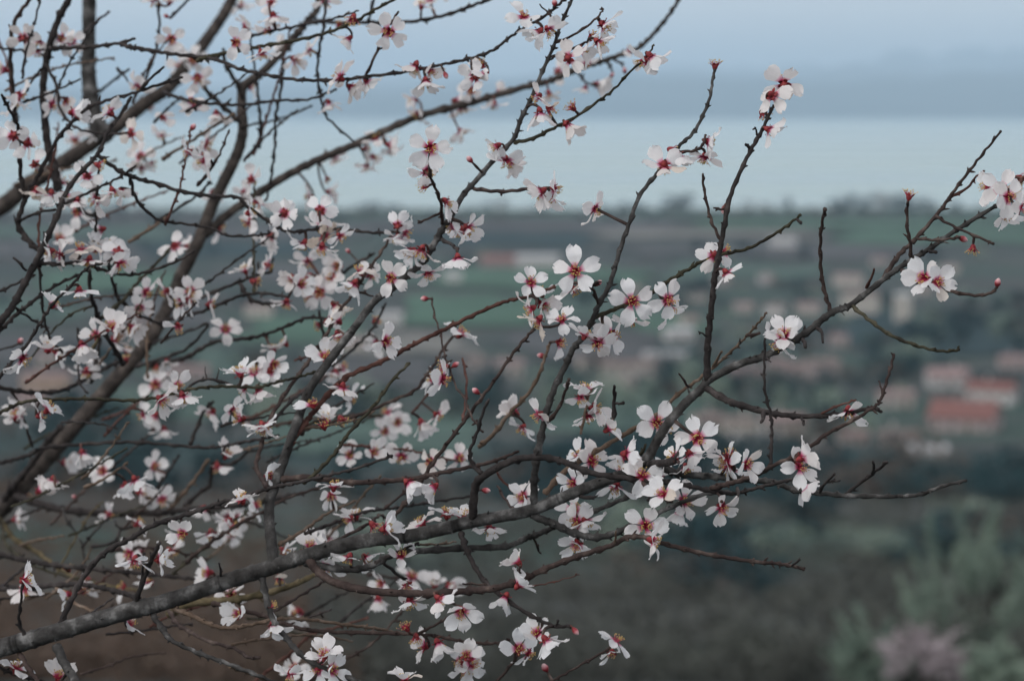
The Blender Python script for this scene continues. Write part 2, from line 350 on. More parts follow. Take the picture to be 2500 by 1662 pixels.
for px, py, w, h, wl_, rf_, lb in [(1871, 694, 32, 18, 'w_white', 'r_pink', 'tiny white house above the top of the village'),
          (1978, 775, 56, 26, 'w_beige', 'r_pink', 'beige cottage among the upper village roofs'),
          (1895, 775, 46, 26, 'w_white', 'r_brown', 'white house with brown roof left of the beige cottage'),
          (1818, 768, 46, 20, 'w_beige', 'r_pink', 'low beige cottage right of the upright shoot'),
          (1658, 835, 64, 26, 'w_white', 'r_grey', 'white house above the long greenhouse'),
          (1682, 795, 44, 18, 'w_cream', 'r_pink', 'small cream house on the field above the white house'),
          (1900, 905, 44, 24, 'w_pink', 'r_pink', 'little pink house touching the main branch'),
          (1587, 920, 62, 34, 'w_beige', 'r_brown', 'beige house right of the tall beige house'),
          (1242, 920, 66, 34, 'w_beige', 'r_pink', 'beige house behind the thin tan shoots'),
          (1729, 1055, 66, 34, 'w_beige', 'r_brown', 'beige house left of the yellowish house'),
          (2085, 1085, 64, 26, 'w_beige', 'r_pink', 'small beige house under the curved twig'),
          (1760, 700, 40, 18, 'w_beige', 'r_pink', 'beige farmhouse beside the blossoming upright shoot'),
          (1545, 720, 40, 16, 'w_pink', 'r_pink', 'far pinkish farmhouse between the two tallest shoots'),
          (1700, 735, 46, 18, 'w_cream', 'r_brown', 'cream farmhouse at the edge of the upper fields'),
          (2150, 650, 40, 16, 'w_beige', 'r_pink', 'far beige farmhouse behind the topmost fork'),
          (2320, 670, 44, 16, 'w_cream', 'r_pink', 'far cream farmhouse behind the white blossom pair'),
          (1160, 905, 56, 24, 'w_beige', 'r_brown', 'beige cottage left of the crossing brown twigs'),
          (70, 996, 64, 22, 'w_pink', 'r_pink', 'long pink shed below the ochre farmhouse'),
          (860, 860, 60, 22, 'w_cream', 'r_pink', 'cream house behind the sharp leaning branch'),
          (330, 800, 46, 18, 'w_beige', 'r_pink', 'far beige cottage behind the dark limb'),
          (1420, 905, 48, 24, 'w_cream', 'r_brown', 'cream house left of the tall beige house'),
          (2010, 1120, 60, 20, 'w_beige', 'r_brown', 'low beige house at the foot of the village'),
          (2050, 845, 44, 20, 'w_beige', 'r_pink', 'lone beige house on the dark green slope'),
          (2260, 720, 40, 18, 'w_beige', 'r_brown', 'small beige house above the tower house')]:
    house(px, py, w, h, wl_, rf_, lb, V, deep=random.uniform(0.6, 0.95), turn=random.uniform(-25, 25))

# ------------------------------------------------------------------ trees
def crown_mesh(name, mat, n, lobes, leaf, shape):
    vs, fs = [], []
    blobs = [(Vector((random.gauss(0, 0.22), random.gauss(0, 0.22), random.uniform(0.28, 0.86))), random.uniform(0.14, 0.27)) for _ in range(lobes)]
    for _ in range(n):
        c, r_ = random.choice(blobs)
        q = Vector((random.gauss(0, 1), random.gauss(0, 1), random.gauss(0, 1))).normalized() * r_ * random.uniform(0.55, 1.08)
        q = c + q; q.x *= shape; q.y *= shape
        u = Vector((random.gauss(0, 1), random.gauss(0, 1), random.gauss(0, 1))).normalized()
        w_ = u.cross(Vector((random.gauss(0, 1), random.gauss(0, 1), random.gauss(0, 1)))).normalized()
        l = leaf * random.uniform(0.6, 1.5); k = len(vs)
        vs += [tuple(q - u * l), tuple(q + w_ * l * 0.5), tuple(q + u * l), tuple(q - w_ * l * 0.5)]
        fs.append((k, k + 1, k + 2, k + 3))
    return mesh(name, vs, fs, M[mat])
def trunk_mesh(mat='dark', limbs=4):
    vs, fs, al = [], [], []
    def tube(a, b, r0, r1):
        k = len(vs); ax = (b - a).normalized(); u = ax.orthogonal().normalized(); w_ = ax.cross(u)
        for j, (c, r_) in enumerate(((a, r0), (a.lerp(b, 0.5) + u * 0.02, lerp(r0, r1, 0.5)), (b, r1))):
            for i in range(6):
                t_ = i / 6 * 2 * math.pi; q = c + (u * math.cos(t_) + w_ * math.sin(t_)) * r_
                vs.append(tuple(q)); al.append(j * 0.1)
        for j in range(2):
            for i in range(6): fs.append((k + j * 6 + i, k + j * 6 + (i + 1) % 6, k + j * 6 + 6 + (i + 1) % 6, k + j * 6 + 6 + i))
    top = Vector((0.02, 0.01, 0.34)); tube(Vector((0, 0, -0.03)), top, 0.045, 0.032)
    for i in range(limbs):
        a_ = i / limbs * 6.28 + random.random(); tube(top - Vector((0, 0, 0.02)), top + Vector((math.cos(a_) * 0.2, math.sin(a_) * 0.2, random.uniform(0.2, 0.42))), 0.022, 0.008)
    return mesh('trunk', vs, fs, M[mat], True, {'along': al})
TRUNKS = [trunk_mesh() for _ in range(3)]
CR = {'dark': [crown_mesh('crown', 'l_dark', 900, 12, 0.035, 0.95) for _ in range(4)], 'olive': [crown_mesh('crown', 'l_olive', 900, 14, 0.03, 1.05) for _ in range(3)],
      'bare': [crown_mesh('crown', 'l_bare', 700, 14, 0.028, 1.0) for _ in range(3)], 'tall': [crown_mesh('crown', 'l_dark', 800, 12, 0.03, 0.5) for _ in range(2)]}
def tree(p, h, kind, label, group=None, name='tree', wide=1.0):
    root = bpy.data.objects.new(name, None); col.objects.link(root)
    root.location = p; root.scale = (h * wide, h * wide, h); root.rotation_euler = (0, 0, random.uniform(0, 6.28))
    tag(root, label, 'tree', group)
    link('trunk', random.choice(TRUNKS), root); link('crown', random.choice(CR[kind]), root)
    return root
def land(px, y):                     # a point of the land at ground distance y under column px
    x = (px - 1250) / F * y; return Vector((x, y, height(x, y)))
# shore trees, standing against the water
for px, hpx, wd in [(1225, 30, 1.1), (1190, 14, 1.2), (1655, 42, 1.5), (1625, 24, 1.3), (1560, 22, 1.2), (1520, 16, 1.5), (1830, 24, 1.2), (1922, 30, 0.8), (1870, 14, 1.4), (2060, 36, 1.3), (2098, 34, 1.4), (2040, 30, 1.2),
                (2150, 36, 1.5), (2190, 38, 1.4), (2232, 32, 1.5), (2270, 24, 1.5), (2330, 18, 1.6), (2400, 16, 1.6), (2470, 18, 1.5), (915, 26, 1.2), (860, 12, 1.5), (240, 22, 1.4), (290, 26, 1.4), (200, 20, 1.5), (340, 18, 1.5)]:
    lb = {1655: 'tallest broad tree of the lake shore rising against the water', 1225: 'single round tree standing out of the shore line left of the middle', 1922: 'slim tree of the shore line just right of the forked shoot', 915: 'hazy round tree of the shore line behind the blossom clusters'}.get(px)
    if not lb: lb = 'hazy dark tree in the tall shore clump behind the right twigs' if px > 2000 else ('hazy dark tree on the shore between the upright shoots' if px > 1400 else ('hazy dark tree on the shore behind the left limb' if px < 400 else 'low hazy tree on the middle of the lake shore'))
    p = land(px, random.uniform(2240, 2340)); tree(p, (hpx + 10) * scale_at(p), 'dark' if random.random() < 0.7 else 'bare', lb, 'trees along the lake shore', wide=wd)
for i in range(80):
    px = -80 + i * 33 + random.uniform(-14, 14); p = land(px, random.uniform(2080, 2330)); kd = 'dark' if random.random() < 0.55 else 'bare'
    wh = 'behind the left limbs' if px < 600 else ('behind the middle blossoms' if px < 1280 else ('between the upright shoots' if px < 1850 else 'behind the right twigs'))
    tree(p, random.uniform(5, 9), kd, {'dark': 'low dark evergreen', 'bare': 'low leafless tree'}[kd] + ' in the lakeside hedge ' + wh, 'lakeside hedge ' + wh, wide=random.uniform(1.3, 2.2))
# dark trees among fields and houses
def grove(n, x0, x1, y0, y1, where):
    for _ in range(n):
        px, py = random.uniform(x0, x1), random.uniform(y0, y1)
        if any(a_ < px < b_ and c_ < py < d_ for a_, b_, c_, d_ in BOXES): continue
        kd = random.choices(['dark', 'olive', 'bare'], [0.65, 0.2, 0.15])[0]
        tree(drop(px, py), random.uniform(4.5, 10.5), kd, {'dark': 'dark rounded evergreen ', 'olive': 'grey green olive ', 'bare': 'leafless brownish tree '}[kd] + where, 'trees ' + where, wide=random.uniform(0.9, 1.5))
for a in [(26, 1650, 2200, 700, 800, 'among the upper village houses'), (44, 2215, 2510, 745, 860, 'in the dark clump right of the pale tower house'), (60, 1600, 2240, 830, 1010, 'between the pink houses below the main branch'),
          (18, 2230, 2500, 930, 1110, 'around the red roofed houses'), (16, 1080, 1480, 940, 1010, 'in the dark belt behind the tan shoots'), (14, 1450, 1800, 930, 1010, 'around the tall beige house'), (10, 380, 720, 880, 930, 'beside the long pink farmhouse'),
          (12, 0, 380, 890, 930, 'in the hedge beside the ochre farmhouse'), (10, 0, 700, 740, 780, 'behind the thick blurred limb'), (12, 0, 1000, 600, 640, 'in the far hedge behind the white blossoms'), (12, 1500, 2400, 620, 650, 'in the far hedge above the village'),
          (10, 1300, 1700, 720, 770, 'on the green field behind the upright shoots'), (14, 740, 1240, 985, 1040, 'below the brown ploughed field'), (14, 0, 700, 1000, 1090, 'on the lower slope behind the left limb'), (8, 860, 1240, 640, 662, 'beside the red roofed barn'), (8, 1900, 2200, 1070, 1110, 'at the foot of the village')]:
    grove(*a)
# wood in the hollow behind the scrub slope
for i in range(60):
    px = 1300 + random.random() * 1300 if i < 46 else random.uniform(-50, 1300)
    y = random.uniform(250, 400); p = land(px, y); kd = 'dark' if random.random() < 0.8 else 'bare'; wh = 'behind the lower blossoms' if px < 1300 else ('below the white village houses' if px < 2000 else 'below the red roofed houses')
    tree(p, random.uniform(6.5, 10.5), kd, {'dark': 'dark evergreen', 'bare': 'leafless brown tree'}[kd] + ' of the wood in the hollow ' + wh, 'wood in the hollow ' + wh, wide=random.uniform(1.0, 1.5))

# ------------------------------------------------------------------ slope scrub and the olives at lower right
vs, fs = [], []; vs2, fs2 = [], []
for i in range(1300):
    y = 54 + 170 * random.random() ** 1.6; px = random.uniform(-150, 2650)
    p = land(px, y); hgt = random.uniform(0.5, 2.2) * (0.6 + 0.8 * (0.5 + fbm(p.x * 0.05, p.y * 0.05))); rad = random.uniform(0.6, 1.7)
    for _ in range(int(70 + 60 * rad)):
        q = Vector((random.gauss(0, 0.5) * rad, random.gauss(0, 0.5) * rad, 0)); q.z = hgt * random.random() ** 0.7 * max(0.15, 1 - q.length / rad / 1.6)
        u = Vector((random.gauss(0, 1), random.gauss(0, 1), random.gauss(0.6, 0.7))).normalized(); w_ = u.orthogonal().normalized(); w_.rotate(Matrix.Rotation(random.random() * 6.28, 3, u))
        l = random.uniform(0.05, 0.15); c = p + q; V_, F_ = (vs2, fs2) if px < 780 + 300 * fbm(p.x * 0.2, p.y * 0.2) else (vs, fs); k = len(V_)
        V_ += [tuple(c - u * l), tuple(c + w_ * l * 0.45), tuple(c + u * l), tuple(c - w_ * l * 0.45)]; F_.append((k, k + 1, k + 2, k + 3))
tag(link('bracken', mesh('bracken', vs2, fs2, M['l_fern'])), 'dry reddish brown bracken covering the slope at lower left', 'bracken', kind='stuff')
tag(link('scrub', mesh('scrub', vs, fs, M['l_scrub'])), 'low brownish scrub covering the near slope', 'scrub', kind='stuff')

for i in range(46):                  # taller shrubs standing out of the scrub
    y = random.uniform(95, 224) if i > 16 else random.uniform(205, 226); px = random.uniform(850, 2560) if i > 12 else random.uniform(0, 900)
    kd = random.choice(['dark', 'dark', 'bare', 'olive']) if y < 190 else random.choice(['dark', 'dark', 'bare']); p = land(px, y)
    wh = 'on the ridge of the near slope' if y > 200 else ('on the slope below the drooping green twig' if px > 1500 else 'on the slope behind the lower blossoms')
    tree(p, random.uniform(1.6, 3.6), kd, {'dark': 'dark evergreen shrub ', 'olive': 'grey green shrub ', 'bare': 'leafless brown shrub '}[kd] + wh, 'shrubs ' + wh, name='shrub', wide=random.uniform(1.2, 2.4))['category'] = 'shrub'
def spray_crown(name, mat, n, H, W, leaf, upright=0.8, seed=1):
    rnd = random.Random(seed); vs, fs = [], []
    sprays = []
    for _ in range(64):
        a_ = rnd.random() * 6.28; rr = W * 0.5 * rnd.random() ** 0.5; b = Vector((math.cos(a_) * rr * 0.92, math.sin(a_) * rr * 0.92, H * rnd.uniform(0.1, 0.82) * (1 - 0.5 * (rr / (W * 0.5)) ** 2)))
        tip = b + Vector((math.cos(a_) * rr * 0.16 + rnd.gauss(0, 0.25), math.sin(a_) * rr * 0.16 + rnd.gauss(0, 0.25), rnd.uniform(0.1, 1.0) ** 1.5 * upright * H * 0.42)); sprays.append((b, tip))
    for _ in range(n):
        b, tip = rnd.choice(sprays); t_ = rnd.random(); q = b.lerp(tip, t_) + Vector((rnd.gauss(0, 1), rnd.gauss(0, 1), rnd.gauss(0, 1))) * 0.10 * (1.2 - t_) * W * 0.3
        u = ((tip - b).normalized() + Vector((rnd.gauss(0, 1), rnd.gauss(0, 1), rnd.gauss(0, 1))) * 0.6).normalized(); w_ = u.orthogonal().normalized(); w_.rotate(Matrix.Rotation(rnd.random() * 6.28, 3, u))
        l = leaf * rnd.uniform(0.6, 1.4); k = len(vs)
        vs += [tuple(q - u * l), tuple(q + w_ * l * 0.35), tuple(q + u * l), tuple(q - w_ * l * 0.35)]; fs.append((k, k + 1, k + 2, k + 3))
    return mesh(name, vs, fs, M[mat])
def near_tree(px, y, top_py, wpx, mat, label, n=9000, leaf=0.045, seed=1, name='olive_tree'):
    p = land(px, y); s = scale_at(p); top = at(px, top_py, p.y * math.cos(PITCH) + (CAM_Z - p.z) * math.sin(PITCH)); H = top.z - p.z; W = wpx * s
    root = bpy.data.objects.new(name, None); col.objects.link(root); root.location = p; tag(root, label, 'tree')
    tr_ = link('trunk', TRUNKS[seed % 3], root); tr_.scale = (W, W, H); link('crown', spray_crown('crown', mat, n, H, W, leaf, seed=seed), root)
near_tree(2400, 58, 1215, 360, 'l_olive', 'big grey green olive tree at the right edge of the slope', 20000, 0.055, 3)
near_tree(2125, 52, 1450, 170, 'l_olive', 'small upright olive tree left of the pink blossoming tree', 9000, 0.05, 5)
near_tree(2275, 48, 1495, 210, 'l_blossom', 'small pinkish grey blossoming tree in front of the olives', 5000, 0.045, 8, 'blossoming_tree')
near_tree(2460, 47, 1545, 150, 'l_olive', 'low olive bush right of the blossoming tree in the corner', 7000, 0.05, 11)

# ------------------------------------------------------------------ the almond tree
BR = []      # (material, width at start, width at end, distance at start, distance at end, points)
def b(mat, w0, w1, d0, d1, s): BR.append((mat, w0, w1, d0, d1, [tuple(float(k) for k in q.split(',')) for q in s.split()]))
# limbs
b('limb', 51, 9, 2.12, 1.98, '-560,1745 -250,1650 -60,1598 0,1582 72,1562 150,1539 215,1519 337,1485 412,1466 538,1423 663,1384 754,1354 829,1333 908,1317 980,1310 1066,1294 1156,1272 1281,1249 1354,1222 1415,1197 1480,1172 1540,1150 1580,1117 1605,1074 1630,1035 1676,981 1711,950 1735,925 1807,888 1868,868 1957,820 2029,764 2079,743 2157,682 2207,646 2264,611 2336,561 2421,509 2450,492')
b('old', 49, 13, 2.75, 2.75, '-480,1690 -200,1420 -60,1300 5,1240 64,1176 138,1092 212,1007 286,922 350,848 403,763 445,668 487,583 519,498 562,413 586,355 593,307 590,260 593,214 625,189 646,171 700,114 743,61 771,29 779,0 785,-60')
b('old', 47, 22, 3.0, 3.05, '-470,1000 -200,640 0,507 71,450 161,393 214,357 286,307 357,250 411,214 464,150 500,104 550,29 585,-40 620,-110')
b('limb', 46, 30, 2.85, 2.85, '262,335 240,310 232,286 221,232 216,179 216,107 218,0 214,-90')
b('old', 11, 8, 2.72, 2.6, '586,300 557,272 511,229 500,215'); b('old', 12, 7, 2.72, 2.65, '593,240 580,205 557,171 549,150 545,120')
# shoots of the near limb
b('limb', 28, 6, 2.04, 2.1, '668,1376 660,1300 657,1270 659,1225 672,1182 697,1111 718,1050 754,954 800,886 857,811 914,736 957,704 989,675 1029,643 1057,600 1079,561 1100,532 1129,479 1164,439 1207,389 1254,339 1271,293 1296,243 1321,182 1350,118 1368,64 1396,0 1402,-25')
b('green', 9, 4, 2.08, 2.05, '1254,348 1300,339 1350,314 1400,289 1457,250 1496,221 1539,175 1575,143 1596,111')
b('twig', 6, 4, 2.1, 2.1, '1357,105 1400,86 1443,57 1468,32 1470,18'); b('twig', 7, 5, 2.1, 2.1, '1346,141 1386,125 1436,102'); b('twig', 6, 3, 2.1, 2.1, '1363,62 1345,40 1318,11')
b('twig', 9, 6, 2.07, 2.04, '1157,461 1225,468 1293,461 1320,462'); b('twig', 8, 6, 2.07, 2.04, '1079,546 1077,500 1064,461 1050,432'); b('twig', 6, 4, 2.07, 2.1, '1077,518 1050,532 1020,545')
b('dark', 9, 6, 2.05, 2.02, '1079,584 1100,596 1118,607')
b('dark', 20, 7, 2.05, 2.0, '1154,1268 1157,1220 1163,1179 1181,1161 1238,1129 1290,1116 1351,1120 1390,1132 1444,1154 1523,1166 1594,1173 1666,1182 1713,1193 1773,1204 1800,1203 1847,1191 1890,1180 1933,1170')
b('twig', 15, 6, 2.06, 2.02, '688,1170 761,1165 851,1177 923,1175 1005,1168 1084,1152 1173,1134 1225,1118 1267,1100')
b('dark', 10, 6, 2.02, 2.0, '1178,1160 1152,1129 1148,1100 1164,1057 1179,1007 1193,975')
b('limb', 18, 7, 1.99, 1.94, '1585,1125 1616,1139 1641,1151 1676,1158 1730,1162 1790,1167 1850,1172 1893,1177 1943,1197 2011,1204 2062,1209 2133,1211 2194,1211 2248,1206 2302,1186 2359,1173')
b('dark', 8, 6, 1.96, 1.95, '2062,1208 2105,1175 2133,1154 2166,1127'); b('dark', 7, 6, 1.95, 1.95, '2130,1158 2133,1145 2131,1127'); b('dark', 7, 5, 1.96, 1.95, '2000,1203 2012,1182 2037,1157'); b('dark', 5, 4, 1.95, 1.95, '2015,1178 2035,1174 2051,1173')
b('dark', 19, 17, 1.98, 1.93, '1585,1134 1610,1131 1644,1126')
b('twig', 12, 6, 1.99, 1.94, '1735,1192 1773,1182 1809,1172 1856,1154 1892,1134 1965,1100 2018,1059 2071,1032 2132,995 2150,975 2164,932 2175,896 2182,864')
b('dark', 17, 7, 1.97, 1.95, '1721,945 1771,975 1800,986 1864,1004 1907,1012 1961,1016 2046,1012 2114,998 2136,997 2152,1006')
b('twig', 5, 3, 1.95, 1.95, '2155,960 2150,940 2145,930'); b('red', 6, 4, 1.96, 1.96, '2005,1010 2040,992 2070,983 2090,975'); b('dark', 9, 7, 1.96, 1.95, '1865,1004 1864,1020 1858,1030'); b('dark', 6, 5, 1.96, 1.95, '1957,1016 1960,1028 1962,1037')
b('dark', 8, 5, 1.95, 1.95, '1882,1139 1882,1100 1884,1059 1882,1014 1868,957 1866,893 1868,825'); b('dark', 4, 3, 1.95, 1.94, '1868,868 1875,876 1882,883')
b('limb', 18, 8, 2.0, 2.03, '1297,1255 1330,1270 1354,1279 1397,1299 1451,1311 1497,1303 1533,1286 1580,1265 1612,1249 1637,1238 1694,1214 1748,1199 1790,1204')
b('twig', 20, 7, 2.05, 1.96, '751,1362 779,1397 822,1423 887,1439 958,1446 1048,1448 1138,1442 1209,1435 1272,1415 1343,1383 1415,1356 1487,1333 1533,1311 1580,1312 1627,1328 1702,1347 1773,1360 1845,1371 1890,1374 1933,1381 1965,1389')
b('dark', 5, 4, 1.96, 1.95, '1933,1381 1945,1371 1953,1366'); b('tan', 5, 4, 2.0, 1.98, '1502,1329 1502,1312 1504,1296')
b('dark', 13, 7, 2.03, 1.98, '1125,1300 1138,1337 1159,1383 1191,1426 1245,1469 1299,1503 1354,1527 1394,1527'); b('dark', 5, 5, 2.0, 2.0, '1358,1526 1362,1514')
b('limb', 14, 9, 2.06, 2.02, '639,1405 650,1458 668,1516 693,1548 715,1577 751,1609 801,1634 865,1659 925,1682 980,1700')
b('tan', 11, 6, 2.12, 2.2, '423,1485 459,1498 502,1518 545,1532 609,1525 682,1510 754,1512 851,1525 923,1534 975,1547')
b('twig', 11, 6, 2.2, 2.1, '520,1472 573,1485 645,1503 718,1530 797,1541 905,1544 994,1546 1066,1552 1138,1566 1202,1570 1245,1561'); b('twig', 7, 5, 2.1, 2.08, '1020,1546 1066,1523 1095,1505')
b('gold', 22, 9, 2.3, 2.3, '412,1500 459,1473 538,1466 591,1460 663,1444 725,1423 772,1401 820,1380')
b('limb', 17, 9, 2.25, 2.2, '745,1372 772,1380 851,1389 905,1381 958,1354 1030,1344 1138,1337 1234,1333 1281,1315 1308,1305 1354,1286 1400,1265 1451,1247 1505,1225 1558,1200'); b('dark', 7, 5, 2.2, 2.15, '905,1381 960,1352 1023,1324'); b('tan', 5, 4, 2.25, 2.25, '1027,1328 1070,1328 1113,1322')
b('twig', 6, 4, 2.2, 2.2, '1302,1312 1312,1335 1320,1350')
b('twig', 9, 7, 2.1, 2.02, '412,1487 430,1519 462,1541 513,1566 573,1582 606,1604 634,1604'); b('limb', 12, 8, 2.1, 2.05, '372,1500 401,1541 419,1562 484,1593 559,1620 645,1654 720,1690')
b('limb', 22, 18, 2.1, 2.05, '138,1575 158,1620 183,1659 205,1700'); b('twig', 11, 9, 2.1, 2.08, '48,1595 72,1634 90,1659 110,1695'); b('dark', 7, 7, 2.2, 2.2, '-40,1618 0,1630 36,1645 79,1656 110,1664')
b('dark', 9, 5, 2.08, 2.05, '66,1562 47,1519 50,1476 57,1412')
b('dark', 13, 6, 2.1, 2.02, '147,1525 172,1469 211,1397 258,1347 323,1311 376,1281 466,1252 538,1227 609,1206 672,1188 725,1178 800,1160 869,1143 958,1112')
b('dark', 12, 8, 2.1, 2.06, '330,1480 337,1451 358,1397 372,1360 390,1325'); b('dark', 6, 5, 2.06, 2.05, '345,1420 350,1380 352,1350'); b('dark', 7, 3, 2.1, 2.08, '540,1408 538,1392 535,1374')
# back layer, lower left
b('dark', 20, 8, 2.7, 2.5, '30,1205 54,1215 107,1233 179,1247 287,1254 394,1251 459,1243 538,1238 645,1225 720,1205'); b('gold', 14, 5, 2.75, 2.5, '-10,1262 7,1279 36,1315 90,1347 143,1387 200,1415 287,1433 340,1440')
b('green', 8, 5, 2.75, 2.5, '-8,1265 4,1283 14,1326 54,1362 107,1390 197,1415'); b('dark', 13, 7, 2.5, 2.4, '-150,1330 0,1354 54,1365 125,1378 215,1387 323,1397 430,1408 502,1414 560,1420'); b('dark', 13, 9, 2.4, 2.25, '-150,1450 0,1437 107,1430 197,1426 269,1439 323,1455 345,1470')
b('tan', 9, 7, 2.4, 2.3, '138,1432 158,1458 215,1487 240,1495'); b('dark', 6, 4, 2.4, 2.4, '-60,1466 0,1462 60,1456 110,1449'); b('dark', 6, 4, 2.3, 2.3, '258,1548 358,1537 430,1526 470,1522'); b('twig', 6, 3, 2.4, 2.4, '197,1645 269,1623 323,1602 405,1593')
b('twig', 9, 6, 2.35, 2.4, '455,1375 477,1351 538,1308 591,1275 645,1247 700,1216 780,1190'); b('tan', 9, 5, 2.35, 2.4, '682,1329 743,1293 797,1254 869,1222'); b('dark', 8, 5, 2.3, 2.4, '745,1302 815,1276 887,1250 958,1240 1030,1229 1148,1211'); b('twig', 8, 5, 2.2, 2.3, '786,1334 851,1304 905,1275 925,1258 937,1260 946,1272')
b('twig', 11, 6, 2.2, 2.12, '930,1300 948,1275 994,1222 1023,1182 1060,1125 1111,1057 1157,996 1207,929 1254,861 1296,811 1310,795'); b('twig', 6, 4, 2.3, 2.3, '937,1243 1001,1190 1030,1165'); b('green', 9, 6, 2.3, 2.25, '740,1180 779,1147 822,1100 850,1059 914,989 957,929 1000,886')
b('twig', 9, 6, 2.3, 2.3, '735,1060 750,1046 814,1029 868,1016 939,986 1011,954 1039,918 1061,889 1079,857 1111,814'); b('red', 13, 7, 2.1, 2.08, '700,1095 740,1040 761,1011 800,964 850,918 921,887 986,854 1018,836 1071,811 1143,775 1207,746 1250,732 1300,720 1354,700')
b('twig', 5, 4, 2.3, 2.35, '1179,1054 1150,1014 1132,968 1114,946 1096,896 1086,868 1075,814 1061,771 1054,729'); b('red', 6, 5, 2.3, 2.3, '1129,1025 1136,989 1139,929 1129,875'); b('tan', 10, 6, 2.25, 2.2, '1170,1090 1207,1057 1246,1007 1289,961 1318,911 1329,875 1343,836')
b('limb', 17, 6, 2.0, 2.0, '1304,1232 1304,1182 1308,1136 1318,1080 1336,1000 1354,946 1382,889 1400,850 1421,825 1446,782 1461,746 1486,700 1500,657 1518,596 1539,539 1561,479 1600,429 1629,396 1661,354 1689,329 1711,293 1732,243 1739,200 1745,171')
b('green', 10, 6, 2.0, 1.97, '1450,775 1496,757 1540,738 1586,718 1629,688 1686,654 1711,639 1768,620 1825,607 1879,579 1918,554 1954,525'); b('dark', 6, 7, 1.97, 1.97, '1945,535 1952,540 1955,546')
b('twig', 7, 5, 2.0, 2.0, '1656,372 1693,368 1714,357 1723,329'); b('twig', 7, 5, 2.0, 1.98, '1461,743 1450,711 1432,693'); b('twig', 6, 4, 2.0, 1.99, '1445,700 1455,690 1468,688'); b('twig', 8, 6, 2.0, 1.98, '1336,1032 1364,996 1382,950 1389,925')
b('tan', 6, 4, 2.05, 2.05, '1418,1060 1428,1010 1440,960 1455,932'); b('dark', 9, 6, 2.02, 2.0, '1498,1020 1500,970 1500,942'); b('dark', 6, 6, 2.0, 2.0, '1501,985 1512,985 1522,983')
b('dark', 16, 7, 1.98, 1.98, '1727,930 1727,857 1732,796 1739,732 1746,671 1757,614 1768,554 1782,482 1807,421 1836,361 1861,318 1875,286 1889,257'); b('twig', 7, 5, 1.98, 1.98, '1759,585 1739,546 1729,511 1718,457 1716,425'); b('dark', 7, 5, 1.98, 1.98, '1832,366 1824,356 1821,352'); b('dark', 5, 4, 1.98, 1.98, '1872,286 1871,265 1874,245')
b('dark', 6, 2, 1.98, 1.98, '1848,330 1845,318 1843,310'); b('dark', 5, 2, 1.98, 1.98, '1728,820 1715,815 1705,809'); b('twig', 5, 4, 1.98, 1.98, '1766,511 1752,510 1742,508')
b('tan', 12, 4, 2.1, 2.02, '1330,1205 1379,1150 1458,1100 1543,1049 1605,1010 1657,961 1707,925 1750,889 1786,857 1825,818 1850,790 1871,764'); b('twig', 8, 7, 2.03, 2.02, '1822,820 1838,818 1854,813'); b('twig', 5, 3, 2.03, 2.03, '1808,838 1806,826'); b('tan', 6, 4, 2.1, 2.05, '1740,895 1755,870 1762,858'); b('twig', 6, 4, 2.03, 2.02, '1682,944 1670,930 1658,912')
b('twig', 9, 7, 1.97, 1.95, '2029,760 2014,714 2004,654 2004,571 2014,511'); b('green', 9, 6, 1.96, 1.93, '2079,746 2129,786 2175,818 2246,846 2300,857 2343,854'); b('twig', 9, 6, 1.96, 1.92, '2200,660 2246,689 2311,709 2382,721 2421,714 2434,702')
b('twig', 8, 6, 1.97, 1.96, '2225,630 2222,590 2216,564 2214,520 2216,496'); b('twig', 7, 5, 1.97, 1.96, '2238,582 2293,586 2343,580'); b('twig', 7, 5, 1.97, 1.94, '2284,527 2332,555 2407,587 2425,595')
b('twig', 12, 5, 1.97, 1.98, '2157,680 2193,625 2236,582 2293,518 2336,457 2389,389 2443,321'); b('red', 7, 4, 1.98, 1.98, '2318,484 2364,457 2379,436 2402,418'); b('dark', 8, 5, 1.97, 1.95, '1992,800 2004,808 2009,820 2009,836'); b('dark', 9, 8, 1.97, 1.95, '1960,826 1964,836 1966,847'); b('red', 7, 5, 1.97, 1.96, '2115,702 2125,684 2134,657'); b('dark', 8, 8, 1.97, 1.96, '2268,612 2278,615 2285,616')
b('red', 9, 8, 1.95, 1.93, '2520,420 2495,440 2478,456 2470,470')
# top left
b('dark', 22, 13, 2.5, 2.45, '142,460 139,443 132,404 118,364 111,304 105,221 111,161 125,100 146,39 168,0 185,-50'); b('twig', 11, 8, 2.5, 2.4, '36,300 36,271 29,200 25,114 36,54 71,0 90,-40'); b('dark', 6, 4, 2.4, 2.4, '54,193 64,125 82,64 98,0 105,-30')
b('dark', 10, 6, 2.47, 2.35, '120,118 139,118 200,116 250,112 293,105 329,95'); b('dark', 9, 6, 2.38, 2.15, '293,107 321,116 375,125 432,134 518,143 571,164 625,179 654,184 725,195 814,196 886,189 993,175 1064,161 1136,146 1200,125 1243,93 1286,64 1321,46 1361,14 1385,-8')
b('green', 9, 6, 2.3, 2.2, '480,150 514,138 600,121 654,111 743,95 814,75 868,52 921,21 961,0 985,-15'); b('dark', 7, 4, 2.5, 2.3, '600,92 671,75 743,61 814,46 875,27'); b('dark', 9, 7, 2.5, 2.3, '745,58 790,52 830,57 900,55 957,57 1029,50 1100,34 1154,14 1193,0 1220,-12')
